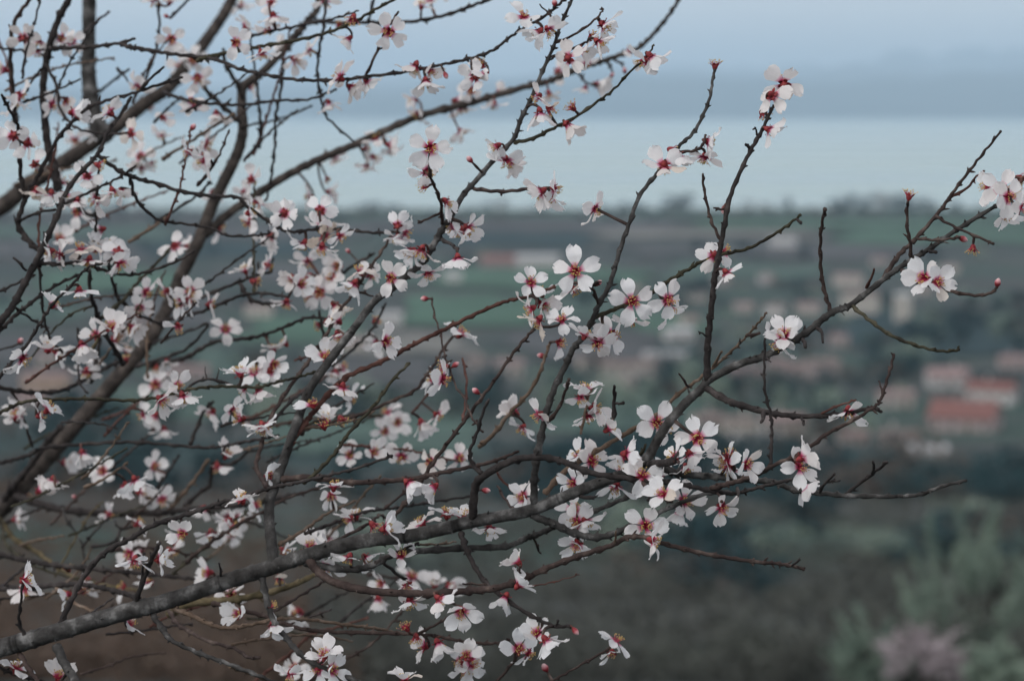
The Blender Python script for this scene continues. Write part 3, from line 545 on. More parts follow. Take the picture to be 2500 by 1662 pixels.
b('twig', 7, 5, 2.2, 2.18, '893,186 921,125 943,75 973,29'); b('dark', 6, 5, 2.35, 2.35, '900,55 905,30 915,-10'); b('dark', 7, 5, 2.5, 2.55, '800,-15 796,0 789,71 780,118 775,179 786,250 800,289 864,346'); b('dark', 7, 5, 2.55, 2.6, '693,150 684,229 673,286 671,357 661,439 650,490'); b('dark', 9, 5, 2.5, 2.45, '400,225 414,232 464,246 536,255 600,256 671,246 754,243 821,218')
b('old', 21, 7, 2.68, 2.7, '500,575 560,520 643,464 707,425 786,386 864,354 936,321 1029,282 1136,254 1225,229 1300,207 1340,198 1386,179 1432,161 1471,150 1521,132 1557,118 1593,86 1629,43 1657,0 1668,-25')
b('dark', 6, 4, 2.68, 2.68, '1405,172 1425,195 1440,207 1465,207'); b('dark', 6, 4, 2.68, 2.7, '1471,150 1490,160 1497,180'); b('dark', 6, 4, 2.68, 2.7, '1495,143 1515,155 1525,168'); b('dark', 6, 4, 2.6, 2.6, '590,312 607,306 671,295 707,282 761,259'); b('tan', 8, 6, 2.6, 2.5, '400,388 407,382 464,346 518,311 571,279')
b('dark', 13, 6, 2.3, 2.25, '93,611 64,582 43,546 50,518 64,482 86,443 111,393 139,343 171,304 214,264 261,246 321,229 375,211 446,189'); b('dark', 7, 5, 2.3, 2.25, '343,218 370,190 400,164')
b('dark', 19, 6, 2.2, 2.28, '-90,880 0,786 29,750 54,704 86,643 111,589 143,518 150,493 179,443 221,396 246,364 264,321 293,282 321,236'); b('dark', 10, 6, 2.26, 2.25, '240,380 286,414 329,434 375,446 446,468 518,479 579,482 607,507 661,543 689,561 721,566 779,559 850,561 911,568 971,566')
b('twig', 11, 6, 2.1, 2.25, '652,1188 642,1172 625,1139 634,1100 654,1036 689,971 732,911 768,861 800,811 821,771 864,714 893,668 929,618 957,571'); b('dark', 8, 5, 2.26, 2.3, '318,432 329,479 357,514 393,539 446,546 514,557 557,575 625,575 661,568')
b('dark', 7, 5, 2.3, 2.3, '158,497 221,468 286,436 332,404'); b('dark', 6, 5, 2.4, 2.4, '243,393 236,482 234,557 232,575'); b('dark', 8, 5, 2.48, 2.4, '112,160 118,168 139,214 146,264 171,300 200,318 250,327 296,327'); b('dark', 6, 4, 2.4, 2.4, '55,250 118,229 196,193')
b('dark', 10, 6, 2.28, 2.2, '60,482 50,421 48,357 43,307 21,264 4,232'); b('dark', 6, 4, 2.4, 2.4, '55,235 82,193 107,161'); b('dark', 6, 5, 2.45, 2.5, '-40,112 0,118 54,123 118,120'); b('dark', 7, 5, 2.45, 2.6, '125,122 168,104 200,82 239,50 266,30'); b('dark', 6, 5, 2.6, 2.6, '232,232 268,204 296,182'); b('dark', 6, 4, 2.6, 2.6, '285,165 300,182 312,200'); b('dark', 6, 4, 2.6, 2.6, '316,170 300,180')
b('dark', 7, 5, 2.6, 2.6, '350,205 364,171 382,118 389,71 386,7 384,-20'); b('dark', 7, 5, 2.6, 2.5, '380,545 400,529 479,479 514,443'); b('dark', 7, 6, 2.3, 2.3, '45,545 54,536 96,518 136,511'); b('dark', 10, 9, 2.6, 2.6, '189,507 221,525 246,521'); b('dark', 7, 5, 2.6, 2.6, '415,45 440,20 470,-10'); b('dark', 6, 4, 2.6, 2.6, '375,300 410,265 440,240')
b('dark', 9, 5, 2.22, 2.25, '86,640 143,646 193,641 243,657 304,671 357,664 429,639 475,611'); b('dark', 9, 5, 2.15, 2.1, '-50,955 0,918 21,893 64,843 96,793 125,746 171,700 214,654 250,643'); b('dark', 10, 6, 2.3, 2.3, '-60,850 0,807 36,771 89,729 143,693 200,668'); b('dark', 11, 8, 2.45, 2.3, '300,888 296,879 275,843 250,804 236,761 221,714 218,657'); b('dark', 8, 6, 2.4, 2.25, '290,735 275,686 264,639')
b('dark', 7, 5, 2.4, 2.5, '298,738 339,768 379,786 400,795'); b('green', 6, 9, 2.5, 2.4, '418,604 375,650 339,686 304,729 250,775'); b('gold', 7, 5, 2.4, 2.4, '252,798 229,846 204,879'); b('tan', 8, 6, 2.5, 2.6, '315,590 386,546 420,515'); b('dark', 9, 6, 2.6, 2.4, '395,788 429,775 482,764 536,743 589,721 643,716 704,725'); b('dark', 8, 9, 2.4, 2.45, '704,741 661,743 614,732 586,693'); b('dark', 8, 5, 2.5, 2.5, '490,726 571,693 629,671 664,664'); b('dark', 6, 4, 2.5, 2.5, '631,640 630,700'); b('dark', 5, 4, 2.5, 2.5, '660,665 668,630')
b('dark', 6, 5, 2.5, 2.4, '375,838 386,832 446,814 507,789'); b('dark', 9, 5, 2.6, 2.4, '335,895 350,889 400,873 457,850 500,805 507,792'); b('dark', 10, 6, 2.6, 2.35, '360,893 446,875 500,846 536,832 607,825 654,814 707,793 754,775 800,779'); b('dark', 10, 8, 2.4, 2.55, '-80,930 0,946 71,957 143,954 196,932 268,893 304,879'); b('green', 8, 6, 2.22, 2.2, '-70,1030 0,1007 54,982 125,975 214,973 321,977 393,968 464,950 536,943 625,945 671,934 725,921 771,907')
b('dark', 6, 6, 2.25, 2.25, '460,952 468,939 507,925 561,938'); b('dark', 4, 2, 2.25, 2.25, '503,926 501,895'); b('dark', 4, 2, 2.25, 2.25, '530,930 534,898'); b('red', 6, 4, 2.5, 2.5, '255,1065 261,1057 304,1011 332,993'); b('dark', 6, 5, 2.3, 2.4, '90,645 96,654 104,750 118,814 143,850 186,875'); b('dark', 6, 5, 2.4, 2.4, '32,748 71,775 110,798'); b('dark', 7, 5, 2.3, 2.3, '-40,728 0,711 46,689 86,671'); b('dark', 5, 4, 2.4, 2.4, '189,800 193,857 193,929 215,960'); b('dark', 10, 8, 2.5, 2.5, '220,935 239,864 243,811'); b('green', 5, 4, 2.4, 2.4, '225,748 179,764 125,811 79,871'); b('dark', 5, 4, 2.4, 2.4, '-30,862 0,854 54,838'); b('twig', 6, 5, 2.4, 2.5, '28,950 50,1000 68,1057 80,1090'); b('dark', 6, 5, 2.2, 2.2, '64,660 50,645 32,629')
b('dark', 9, 6, 2.5, 2.5, '465,1085 475,1057 500,1000 520,980'); b('dark', 8, 6, 2.4, 2.4, '655,1045 707,982 743,957'); b('dark', 7, 6, 2.4, 2.4, '796,843 786,796 779,757'); b('dark', 7, 5, 2.5, 2.5, '810,895 868,846 911,800 943,739'); b('dark', 8, 6, 2.5, 2.5, '790,705 850,657 914,618'); b('twig', 6, 4, 2.3, 2.3, '868,713 890,716 911,723'); b('red', 5, 4, 2.4, 2.4, '1005,1008 1030,980 1054,950'); b('twig', 6, 5, 2.1, 2.15, '1255,1245 1236,1222 1214,1186'); b('red', 6, 5, 2.15, 2.15, '1268,1205 1243,1190 1207,1147'); b('dark', 5, 2, 2.0, 2.0, '1394,1130 1402,1145 1408,1161')
b('twig', 8, 7, 2.0, 1.96, '1562,1172 1591,1203 1610,1213 1641,1224'); b('dark', 7, 5, 1.98, 1.98, '1592,1200 1586,1212 1581,1222'); b('twig', 6, 6, 1.97, 1.95, '1750,1202 1758,1213 1763,1224'); b('green', 9, 6, 1.97, 1.97, '1526,1162 1540,1145 1560,1117 1576,1085'); b('twig', 6, 5, 2.12, 2.12, '1320,1690 1350,1662 1397,1634 1480,1587'); b('twig', 8, 6, 2.12, 2.1, '1190,1690 1214,1662 1257,1612'); b('tan', 10, 8, 2.25, 2.2, '560,1625 600,1637 654,1659 700,1690'); b('red', 8, 5, 2.4, 2.4, '600,1680 632,1655 708,1594 761,1548 815,1532 900,1508'); b('twig', 6, 5, 2.35, 2.35, '730,1675 758,1659 851,1605 905,1573 958,1519 985,1487'); b('twig', 6, 5, 2.05, 2.02, '1088,1450 1102,1469 1120,1480'); b('dark', 7, 6, 2.2, 2.2, '935,1372 987,1415'); b('twig', 7, 5, 2.3, 2.3, '660,1497 725,1458 797,1415'); b('twig', 5, 4, 2.35, 2.35, '735,1515 808,1487')
b('dark', 8, 5, 2.6, 2.6, '340,1256 394,1175 437,1111'); b('tan', 8, 6, 2.6, 2.6, '410,1248 466,1182 509,1122'); b('dark', 10, 7, 2.5, 2.5, '450,1235 490,1200 513,1182 520,1129 560,1135 609,1100'); b('dark', 6, 4, 2.5, 2.5, '200,1335 222,1308 265,1262'); b('dark', 8, 6, 2.5, 2.5, '222,1335 280,1322 294,1294 323,1286'); b('dark', 5, 3, 2.5, 2.5, '294,1294 285,1280 280,1270'); b('limb', 6, 4, 2.6, 2.6, '204,1400 201,1329 161,1265 158,1240'); b('gold', 5, 3, 2.6, 2.6, '134,1408 168,1344 215,1261 250,1225'); b('dark', 9, 6, 2.5, 2.3, '-60,1148 0,1130 72,1110 117,1092 318,1079 498,1092 593,1079 680,1062'); b('dark', 17, 12, 2.8, 2.7, '-60,1310 0,1236 29,1190 72,1139 110,1085 150,1040'); b('dark', 7, 5, 2.5, 2.5, '15,1275 72,1251 107,1236'); b('red', 4, 2, 2.05, 2.05, '1268,1432 1330,1425 1415,1402'); b('twig', 5, 4, 2.1, 2.05, '1190,1428 1160,1425 1130,1424'); b('dark', 7, 6, 1.95, 1.95, '1800,1190 1802,1205 1800,1222'); b('twig', 6, 5, 2.0, 1.98, '1271,1413 1268,1395 1270,1380'); b('dark', 10, 5, 2.02, 2.02, '1415,1210 1440,1215 1455,1212')
b('red', 5, 4, 2.3, 2.4, '720,880 770,862 810,835'); b('twig', 5, 3, 2.3, 2.35, '620,880 660,905 690,930'); b('dark', 6, 4, 2.3, 2.3, '1010,1190 1040,1150 1070,1110')

random.seed(33)                      # the web of fine twigs deep in the crown
for i in range(64):
    if i < 40: x, y, a_ = random.uniform(-40, 900), random.uniform(980, 1600), R(random.uniform(-8, 48))
    else: x, y, a_ = random.uniform(-40, 640), random.uniform(150, 950), R(random.uniform(15, 95))
    L_ = random.uniform(110, 340); c_ = random.uniform(-0.5, 0.5); P = []
    for j in range(6):
        P.append('%.0f,%.0f' % (x, y)); x += L_ / 5 * math.cos(a_); y -= L_ / 5 * math.sin(a_); a_ += c_ / 5 + random.gauss(0, 0.06)
    q = random.uniform(2.25, 2.75); b(random.choice(['dark', 'twig', 'dark', 'twig', 'tan', 'red', 'green']), random.uniform(5, 7.5), random.uniform(3, 4.2), q, q + random.uniform(-0.1, 0.1), ' '.join(P))
random.seed(21)
tree_root = bpy.data.objects.new('almond_tree', None); col.objects.link(tree_root)
tag(tree_root, 'almond tree in white and crimson blossom spreading its branches across the view', 'tree')
SAMP = []                            # px, py, distance, width, 3-D point along every branch
def catmull(P, t):
    i = min(int(t), len(P) - 2); f = t - i
    p0, p1, p2, p3 = P[max(i - 1, 0)], P[i], P[i + 1], P[min(i + 2, len(P) - 1)]
    return tuple(0.5 * (2 * b_ + (c_ - a_) * f + (2 * a_ - 5 * b_ + 4 * c_ - d_) * f * f + (3 * b_ - a_ - 3 * c_ + d_) * f ** 3) for a_, b_, c_, d_ in zip(p0, p1, p2, p3))
def ring_tube(vs, fs, al, pts, rads, sides, along0=0.0, cap=True):
    k0 = len(vs); prev = None; s_ = along0
    for j, (c_, r_) in enumerate(zip(pts, rads)):
        ax = (pts[min(j + 1, len(pts) - 1)] - pts[max(j - 1, 0)]).normalized()
        if prev is None: u = ax.orthogonal().normalized()
        else: u = (prev - ax * prev.dot(ax)).normalized()
        prev = u; w_ = ax.cross(u)
        if j: s_ += (c_ - pts[j - 1]).length
        for i in range(sides):
            t_ = i / sides * 2 * math.pi
            q = c_ + (u * math.cos(t_) + w_ * math.sin(t_)) * r_ * (1 + (0.13 if r_ < 0.004 else 0.09) * noise.noise(c_ * (160 if r_ < 0.004 else 75) + Vector((math.cos(t_), math.sin(t_), 0)) * 1.2))
            vs.append(tuple(q)); al.append(s_)
    for j in range(len(pts) - 1):
        for i in range(sides):
            a_ = k0 + j * sides + i; b_ = k0 + j * sides + (i + 1) % sides; fs.append((a_, b_, b_ + sides, a_ + sides))
    if cap:
        fs.append(tuple(k0 + (len(pts) - 1) * sides + i for i in range(sides))); fs.append(tuple(k0 + i for i in reversed(range(sides))))
def branch(bi, mat, w0, w1, d0, d1, P):
    if w1 > w0 and len(P) > 3: P = P[::-1]; w0, w1 = w1, w0; d0, d1 = d1, d0
    best = None
    if bi >= 6:
        for (sx, sy, sd, sw, _) in SAMP:
            q = math.hypot(sx - P[0][0], sy - P[0][1])
            if q < max(13, sw * 0.75) and abs(sd - d0) < 0.28 and (best is None or q < best[0]): best = (q, sd)
    if best: shift = best[1] - d0; d0 = best[1]; d1 = d1 + shift * 0.5
    L = sum(math.hypot(c_[0] - a_[0], c_[1] - a_[1]) for a_, c_ in zip(P, P[1:])); n = max(4, int(L / (9 if w0 < 30 else 8)))
    pts, rads, px = [], [], []; ph = random.uniform(0, 6.28); dep = random.uniform(-1, 1) * min(0.05, L * 0.00008)
    node = random.uniform(10, 30); nodes = []
    for j in range(n + 1):
        u = j / n; x, y = catmull(P, u * (len(P) - 1)); d = lerp(d0, d1, u) + dep * math.sin(u * math.pi) * (1 if bi > 5 else 0.4)
        if w0 < 26 and 0 < j < n:
            zz = 1.5 if w0 < 14 else 1.0; x += zz * math.sin(j * 1.9 + ph); y += zz * math.cos(j * 2.3 + ph)
        w = lerp(w0, w1, u ** 0.85) * (1.1 if w0 < 25 else 1.0)
        pts.append(at(x, y, d)); r_ = w * 0.5 * d / F; px.append((x, y, d, w))
        node -= L / n
        if node < 0: node = random.uniform(16, 46); nodes.append(j); r_ *= random.uniform(1.2, 1.6) if w < 18 else random.uniform(1.03, 1.12)
        rads.append(r_)
    for q_, p_ in zip(px, pts): SAMP.append((*q_, p_))
    vs, fs, al = [], [], []
    ring_tube(vs, fs, al, pts, rads, 12 if w0 > 25 else 8)
    for j in nodes:                  # leaf buds and short spurs at the nodes
        if j < 2 or j >= n: continue
        ax = (pts[j + 1] - pts[j - 1]).normalized(); o_ = ax.orthogonal().normalized(); o_.rotate(Matrix.Rotation(random.random() * 6.28, 3, ax))
        for _ in range(1 if random.random() < 0.7 else 2):
            ln = random.uniform(3.0, 7.5) * (2.0 if random.random() < 0.12 else 1) * px[j][2] / F; rb = random.uniform(1.8, 3.1) * px[j][2] / F
            st = pts[j] + o_ * rads[j] * 0.7; e = st + (o_ * 0.8 + ax * random.uniform(0.2, 0.9)).normalized() * (ln + rads[j] * 0.3)
            ring_tube(vs, fs, al, [st, st.lerp(e, 0.5), e], [rb, rb * 1.05, rb * 0.25], 5); o_ = -o_
    name = 'limb' if w0 >= 40 else ('branch' if w0 >= 12 else 'twig')
    link(name, mesh(name, vs, fs, M[mat], True, {'along': al}), tree_root)
for bi, a in enumerate(BR): branch(bi, *a)
# trunk, standing outside the picture at left
base = at(-620, 1800, 2.7); gz = height(base.x, base.y)
vs, fs, al = [], [], []
tp = [Vector((base.x - 0.05, base.y + 0.1, gz - 0.15)), Vector((base.x - 0.03, base.y + 0.08, gz + 0.25)), Vector((base.x, base.y + 0.04, gz + 0.8)), base, at(-470, 1680, 2.75), at(-440, 1400, 2.85), at(-480, 1000, 2.98), at(-520, 700, 3.1), at(-500, 300, 3.2)]
ring_tube(vs, fs, al, tp, [0.16, 0.12, 0.105, 0.09, 0.07, 0.05, 0.045, 0.03, 0.02], 14)
link('trunk', mesh('trunk', vs, fs, M['limb'], True, {'along': al}), tree_root)

# ------------------------------------------------------------------ blossoms
BL = '''471,146,F 439,161,fl 482,193,fd 486,188,dr 211,204,r 57,93 95,104,d 91,130 150,93 174,100 11,171,l 50,232,r 32,332,fl 68,350,fr 86,404 129,257 161,246 179,275 268,275,ul 368,264,s 336,211 321,325,fr 232,321,r 396,289 393,332,d
471,311,k 343,382,fr 371,400,dr 346,414,d 154,443,ur 89,468,d 125,475,d 182,343 243,404,s 214,432 232,489 275,468,d 300,468,dr 404,39,k 418,96,f 375,4 414,4,u 575,104,f 600,64,ur 589,14,u 664,7,fr 654,75,d 639,132,dr 614,214,r 529,279,d 543,446,r 614,439,fr
596,471,fr 629,496,d 607,546,d 693,518,f 700,118,l 721,146,dr 757,125,dr 829,61,s 861,46,s 850,96,dl 829,189,ul 857,214,dr 896,200,dr 804,254,d 1014,161,d 1039,200,d 1050,175,dr 1089,186,k 1175,157,fu 1182,182 1161,189 1150,221 1218,225,r 1129,264,d 1207,257,d
1114,246 1011,246,l 1021,279 1125,321,dr 1050,361,F 1043,418,dr 1036,454,s 1146,389,k 1211,357,dl 1236,393,d 1246,400,dr 1091,493,dr 918,339,u 893,364,r 950,354,r 896,407,d 911,382,r 954,370,d 818,389,dr 800,439,s 804,468,r 757,482,l 782,514,f 695,521,f 1029,14,u 1050,2,u
1279,39,fu 793,7,d 668,40,d 1354,7,k 1339,75,dr 1316,79,dl 1473,61,dr 1461,104,dr 1446,89,s 1389,143,fr 1421,125,r 1432,157,d 1361,175,f 1429,218,d 1457,207,dr 1496,182,k 1525,171,k 1589,139,dr 1572,150,dl 1536,125,u 1339,229,d 1396,261,s 1386,307,dr 1318,275,d
1343,268,dr 1311,239,dl 1321,468,dl 1357,461,r 1343,482,d 1454,511,dr 1746,157,s 1621,404,fd 1643,368,s 1657,382,dr 1729,346,r 1718,386,d 1768,511,k 1914,204,fu 1886,232,b 1879,318,dr 1864,282,s 2221,475,s 2443,461,f 2464,482,f 2407,457,l 2493,436,s 2457,525,d 2496,510,dr
145,584,fu 143,621,l 121,614,l 196,607,u 232,604,u 257,600,u 288,616,f 293,643,dr 218,636,d 193,711,d 132,743,ur 454,604,r 429,600,b 464,711,f 461,732,r 514,743,r 436,800,d 550,804,fu 357,821,k 50,832,k 57,875,dr 271,798,fu 232,818,fl 200,843,d 279,829,r 229,871,d
211,907,d 311,854,u 307,875,s 379,939,F 434,943,fr 446,968,d 346,1014,dl 379,1014,d 400,1050,d 393,975,dr 100,1014,ur 118,1000,ur 518,1007,dl 568,1000,dr 586,911,ul 621,907,fu 668,889,fr 657,907,b 593,950,dl 632,954,d 600,1025,dl 643,1039,dr 668,850,u 661,579,d 607,543
536,557,r 611,520,r 664,575,r 789,550,d 832,579,dr 793,579,dr 743,595,d 750,640,d 786,604,d 848,611,k 825,650,f 807,675,f 714,679,fl 736,693,fr 750,675 779,714,F 754,724,dl 700,739,d 879,661,ul 864,693,dl 907,671,fr 954,679,f 971,550,fu 993,568,dr 970,582,d
1004,614,dl 1029,611,d 1100,555,dl 1125,564,d 1143,557,dr 1118,632,d 1046,668,d 1036,729,k 918,782,s 825,782,ul 825,818,d 818,746 921,839,fd 943,832,fr 793,871,fu 818,911,d 836,896,ur 696,836,ul 836,946,d 857,968,dr 764,986,fu 800,1025,u 640,1044,d 968,1029,F
946,1007,ul 939,1052,f 1029,1032,d 1068,1014,dr 1057,925,ul 1082,925,r 1125,814,ur 1114,889,k 1082,896,s 1161,954,k 1257,1007,ul 1296,689,fu 1320,714,ul 1325,743,fr 1296,754,dl 1405,662,F 1400,707,dr 1371,779,fu 1314,782,dl 1464,689,k 1543,736,F 1632,732,fr 1634,754,dr
1539,782,d 1493,818,fr 1459,839,fd 1429,816,ur 1368,836,fr 1743,625,fd 1775,668,dr 1771,614,ur 1321,868,k 1314,1014,dl 1275,1046,dl 1429,950,u 1418,971,d 1450,996,r 1436,1018,d 1486,1046,ur 1604,1032,F 1632,1043,dr 1914,818,fu 1928,826,dr 1900,836,dl 2257,679,fl 2289,689,fr 2352,584,k 2375,611,s
2436,689,k 2071,1004,d 376,1138,fr 251,1150,f 305,1186,d 330,1172,dr 552,1111,ur 530,1139,d 495,1243,d 337,1276,ur 39,1268,r 315,1351,fl 330,1369,d 344,1344,u 391,1365,r 366,1419,u 301,1433,ul 61,1437,d 61,1415,ur 584,1498,fl 663,1480,ur 667,1527,d 559,1258,d
581,1265,r 516,1301,d 627,1233,ur 591,1218,u 39,1630,u 143,1652,u 434,1285,k 179,1211,k 201,1107,d 158,1129,r 129,1172,d 97,1197,ur 657,1161,fr 854,1111,f 912,1104,fr 980,1116,fd 1050,1127,f 1059,1190,d 998,1179,dr 1123,1118,fr 808,1211,fd 815,1186,u 869,1258,u 851,1268,dl
912,1283,s 941,1290,r 1030,1276,ul 1091,1254,u 1130,1262,u 1195,1290,d 1263,1369,ul 1274,1215,fl 1188,1197,k 1005,1405,fu 994,1430,fd 930,1423,fl 1062,1426,fu 1098,1430,fr 980,1354,fu 851,1362,d 894,1362,dr 923,1462,d 1073,1462,dr 1001,1469,d 1127,1491,fd 1267,1426,ur
1234,1458,dl 991,1530,s 1016,1559,s 1034,1577,l 1070,1570,dr 1138,1598,fu 1120,1616,fl 1152,1616,fr 1138,1634,fd 1267,1584,f 1292,1595,dr 792,1598,fu 779,1630,fl 811,1634,fr 718,1627,fu 708,1648,d 987,1656,u 758,1333,u 693,1344,r 682,1412,d 1311,1544,fu 1333,1562,dr 1331,1630,k
1494,1595,fd 1505,1562,ur 1576,1283,F 1594,1319,dr 1763,1240,fd 1659,1251,d 1670,1222,fr 1619,1204,fu 1505,1186,d 1515,1150,ur 1519,1118,dl 1530,1107,r 1444,1125,fr 1397,1179,fl 1569,1161,fu 1612,1157,u 1401,1243,fu 1408,1276,fl 1429,1272,dr 1408,1329,fd 1644,1114,ul 1684,1110,d
1677,1143,d 1781,1107,s 1770,1120,dl 1824,1132,fr 1785,1145,dl 1275,1211,fl 1411,1111,ul 1703,1069,F 1776,1132,l 1958,1118,ur 1954,1139,fr 1961,1190,dr 1406,1541,k 2120,1000,x'''
random.seed(5)
def petal_grid(seed, L=0.0192, rough=1.0):
    rnd = random.Random(seed); nu, nv = 6, 9; vs, al = [], []
    wmax = L * rnd.uniform(0.32, 0.41); cup = rnd.uniform(-0.1, 0.25); bend = rnd.uniform(-0.35, 0.45); tw = rnd.uniform(-0.35, 0.35) * rough; notch = rnd.uniform(0.03, 0.16); asym = rnd.uniform(-0.12, 0.12)
    fold = rnd.uniform(0.5, 0.8) if rnd.random() < 0.3 else 9
    rag = [rnd.uniform(-0.10, 0.06) for _ in range(nu + 1)]
    for j in range(nv + 1):
        v = j / nv
        wd = wmax * (0.16 + 0.84 * math.sin(min(1, v / 0.66) * math.pi / 2) ** 1.4) * (1.0 if v < 0.66 else math.sqrt(max(0.06, 1 - ((v - 0.66) / 0.36) ** 2)))
        for i in range(nu + 1):
            u = i / nu * 2 - 1
            ll = v * (1 - (notch * max(0, 1 - abs(u) * 2.2) - rag[i] * 1.0) * v ** 4 + asym * u * v * v * 0.5)
            y = L * ll; x = wd * u * (1 + 0.08 * rnd.uniform(-1, 1) * v)
            z = L * (bend * v * v * 0.55 + cup * u * u * wd / L * 1.4 + (0.03 * math.sin(u * 5 + v * 7 + seed) + 0.02 * math.sin(u * 11 + seed * 2)) * v + tw * u * v * v * 0.3 * wd / wmax)
            if v > fold: z += L * (v - fold) * rnd.uniform(-0.9, -0.6)
            vs.append((x, y, z)); al.append(v)
    fs = [(j * (nu + 1) + i, j * (nu + 1) + i + 1, (j + 1) * (nu + 1) + i + 1, (j + 1) * (nu + 1) + i) for j in range(nv) for i in range(nu)]
    return vs, fs, al
PET = [petal_grid(s_) for s_ in range(14)]
PETM = [mesh('petal', *p_[:2], M['petal'], True, {'along': p_[2]}) for p_ in PET]
def petal_mats(rnd, lift, spread=0.16, miss=0.0):
    out = []; a0 = rnd.random() * 6.28
    for k in range(5):
        if rnd.random() < miss: continue
        a_ = a0 + k * 2 * math.pi / 5 + rnd.gauss(0, 0.09)
        m_ = Matrix.Rotation(a_, 4, 'Z') @ Matrix.Translation((0, 0.0026, 0.0052)) @ Matrix.Rotation(lift + rnd.gauss(0, spread), 4, 'X') @ Matrix.Rotation(rnd.gauss(0, 0.25), 4, 'Y') @ Matrix.Scale(rnd.uniform(0.9, 1.06), 4)
        out.append((rnd.randrange(len(PET)), m_))
    return out
def corolla(seed, lift, miss=0.0):
    rnd = random.Random(seed); vs, fs, al = [], [], []
    for pi, m_ in petal_mats(rnd, lift, 0.2, miss):
        k = len(vs); vs += [tuple(m_ @ Vector(q)) for q in PET[pi][0]]; fs += [tuple(i + k for i in f_) for f_ in PET[pi][1]]; al += PET[pi][2]
    return mesh('petals', vs, fs, M['petal'], True, {'along': al})
COR = [corolla(100 + i, [0.15, 0.4, 0.95, 0.55, 0.25, -0.3, 0.75][i % 7], 0.0 if i % 3 else 0.25) for i in range(28)]
def calyx(seed, back=0.15):
    rnd = random.Random(seed); vs, fs = [], []; n = 10
    prof_ = [(0.0008, -0.0005), (0.0022, 0.0006), (0.0031, 0.0026), (0.0035, 0.0048), (0.0031, 0.0051), (0.0022, 0.0034), (0.0004, 0.0024)]
    for r_, z in prof_:
        for i in range(n): vs.append((r_ * math.cos(i / n * 6.2832), r_ * math.sin(i / n * 6.2832), z))
    for j in range(len(prof_) - 1):
        for i in range(n): fs.append((j * n + i, j * n + (i + 1) % n, (j + 1) * n + (i + 1) % n, (j + 1) * n + i))
    for k in range(5):
        m_ = Matrix.Rotation(k * 2 * math.pi / 5 + rnd.gauss(0, 0.1), 4, 'Z') @ Matrix.Translation((0, 0.003, 0.0044)) @ Matrix.Rotation(back + rnd.gauss(0, 0.25), 4, 'X'); b0 = len(vs)
        for j, wd in enumerate((0.0016, 0.0020, 0.0015, 0.0003)):
            for u in (-1, 0, 1): vs.append(tuple(m_ @ Vector((wd * u, j * 0.0013, 0.0003 * u * u * j))))
        for j in range(3):
            for i in range(2): fs.append((b0 + j * 3 + i, b0 + j * 3 + i + 1, b0 + j * 3 + i + 4, b0 + j * 3 + i + 3))
    return mesh('blossom', vs, fs, M['calyx'], True)
def stamens(seed, open_=0.55):
    rnd = random.Random(seed); vs, fs, al = [], [], []
    for k in range(24):
        a_ = rnd.random() * 6.28; sp = open_ * rnd.random() ** 0.6; L = rnd.uniform(0.006, 0.0105)
        d = Vector((math.cos(a_) * math.sin(sp), math.sin(a_) * math.sin(sp), math.cos(sp))); p0 = Vector((math.cos(a_), math.sin(a_), 0)) * 0.0022 * rnd.random() + Vector((0, 0, 0.003)); p1 = p0 + d * L * 0.6 + Vector((rnd.gauss(0, 1), rnd.gauss(0, 1), 0)) * 0.0004; p2 = p0 + d * L
        u = d.orthogonal().normalized(); w_ = d.cross(u); b0 = len(vs)
        for c_, r_, t_ in ((p0, 0.00028, 0.0), (p1, 0.0002, 0.5), (p2, 0.00018, 0.8)):
            for i in range(3): vs.append(tuple(c_ + (u * math.cos(i * 2.094) + w_ * math.sin(i * 2.094)) * r_)); al.append(t_)
        for j in range(2):
            for i in range(3): fs.append((b0 + j * 3 + i, b0 + j * 3 + (i + 1) % 3, b0 + j * 3 + 3 + (i + 1) % 3, b0 + j * 3 + 3 + i))
        b1 = len(vs); r_ = 0.00072
        for q in ((1, 0, 0), (-1, 0, 0), (0, 1, 0), (0, -1, 0), (0, 0, 1.3), (0, 0, -1.3)): vs.append(tuple(p2 + Vector(q) * r_)); al.append(rnd.uniform(0.86, 1.0))
        fs += [tuple(b1 + i for i in f_) for f_ in ((0, 2, 4), (2, 1, 4), (1, 3, 4), (3, 0, 4), (2, 0, 5), (1, 2, 5), (3, 1, 5), (0, 3, 5))]
    return mesh('stamens', vs, fs, M['stamen'], True, {'along': al})
CAL = [calyx(i, (0.05, 0.25, -0.3)[i % 3]) for i in range(6)]; CALS = [calyx(50 + i, 0.75) for i in range(3)]; STA = [stamens(i) for i in range(6)]; STS = [stamens(30 + i, 0.9) for i in range(3)]
def budmesh(seed):
    rnd = random.Random(seed); vs, fs, al = [], [], []; n = 10; rows = 9
    for j in range(rows + 1):
        v = j / rows; r_ = 0.0034 * (math.sin(v * math.pi) ** 0.75 * (0.75 + 0.35 * v) + 0.1 * (1 - v)); 
        for i in range(n): vs.append((r_ * math.cos(i / n * 6.283) * (1 + 0.08 * math.sin(i * 2.5 + v * 5)), r_ * math.sin(i / n * 6.283), v * 0.0115)); al.append(v)
    for j in range(rows):
        for i in range(n): fs.append((j * n + i, j * n + (i + 1) % n, (j + 1) * n + (i + 1) % n, (j + 1) * n + i))
    return mesh('flower_bud', vs, fs, M['bud'], True, {'along': al})
BUD = [budmesh(i) for i in range(3)]
DIRS = {'u': 90, 'd': -90, 'l': 180, 'r': 0, 'ul': 135, 'ur': 45, 'dl': -135, 'dr': -45}
GRID = {}
for s_ in SAMP: GRID.setdefault((int(s_[0] // 80), int(s_[1] // 80)), []).append(s_)
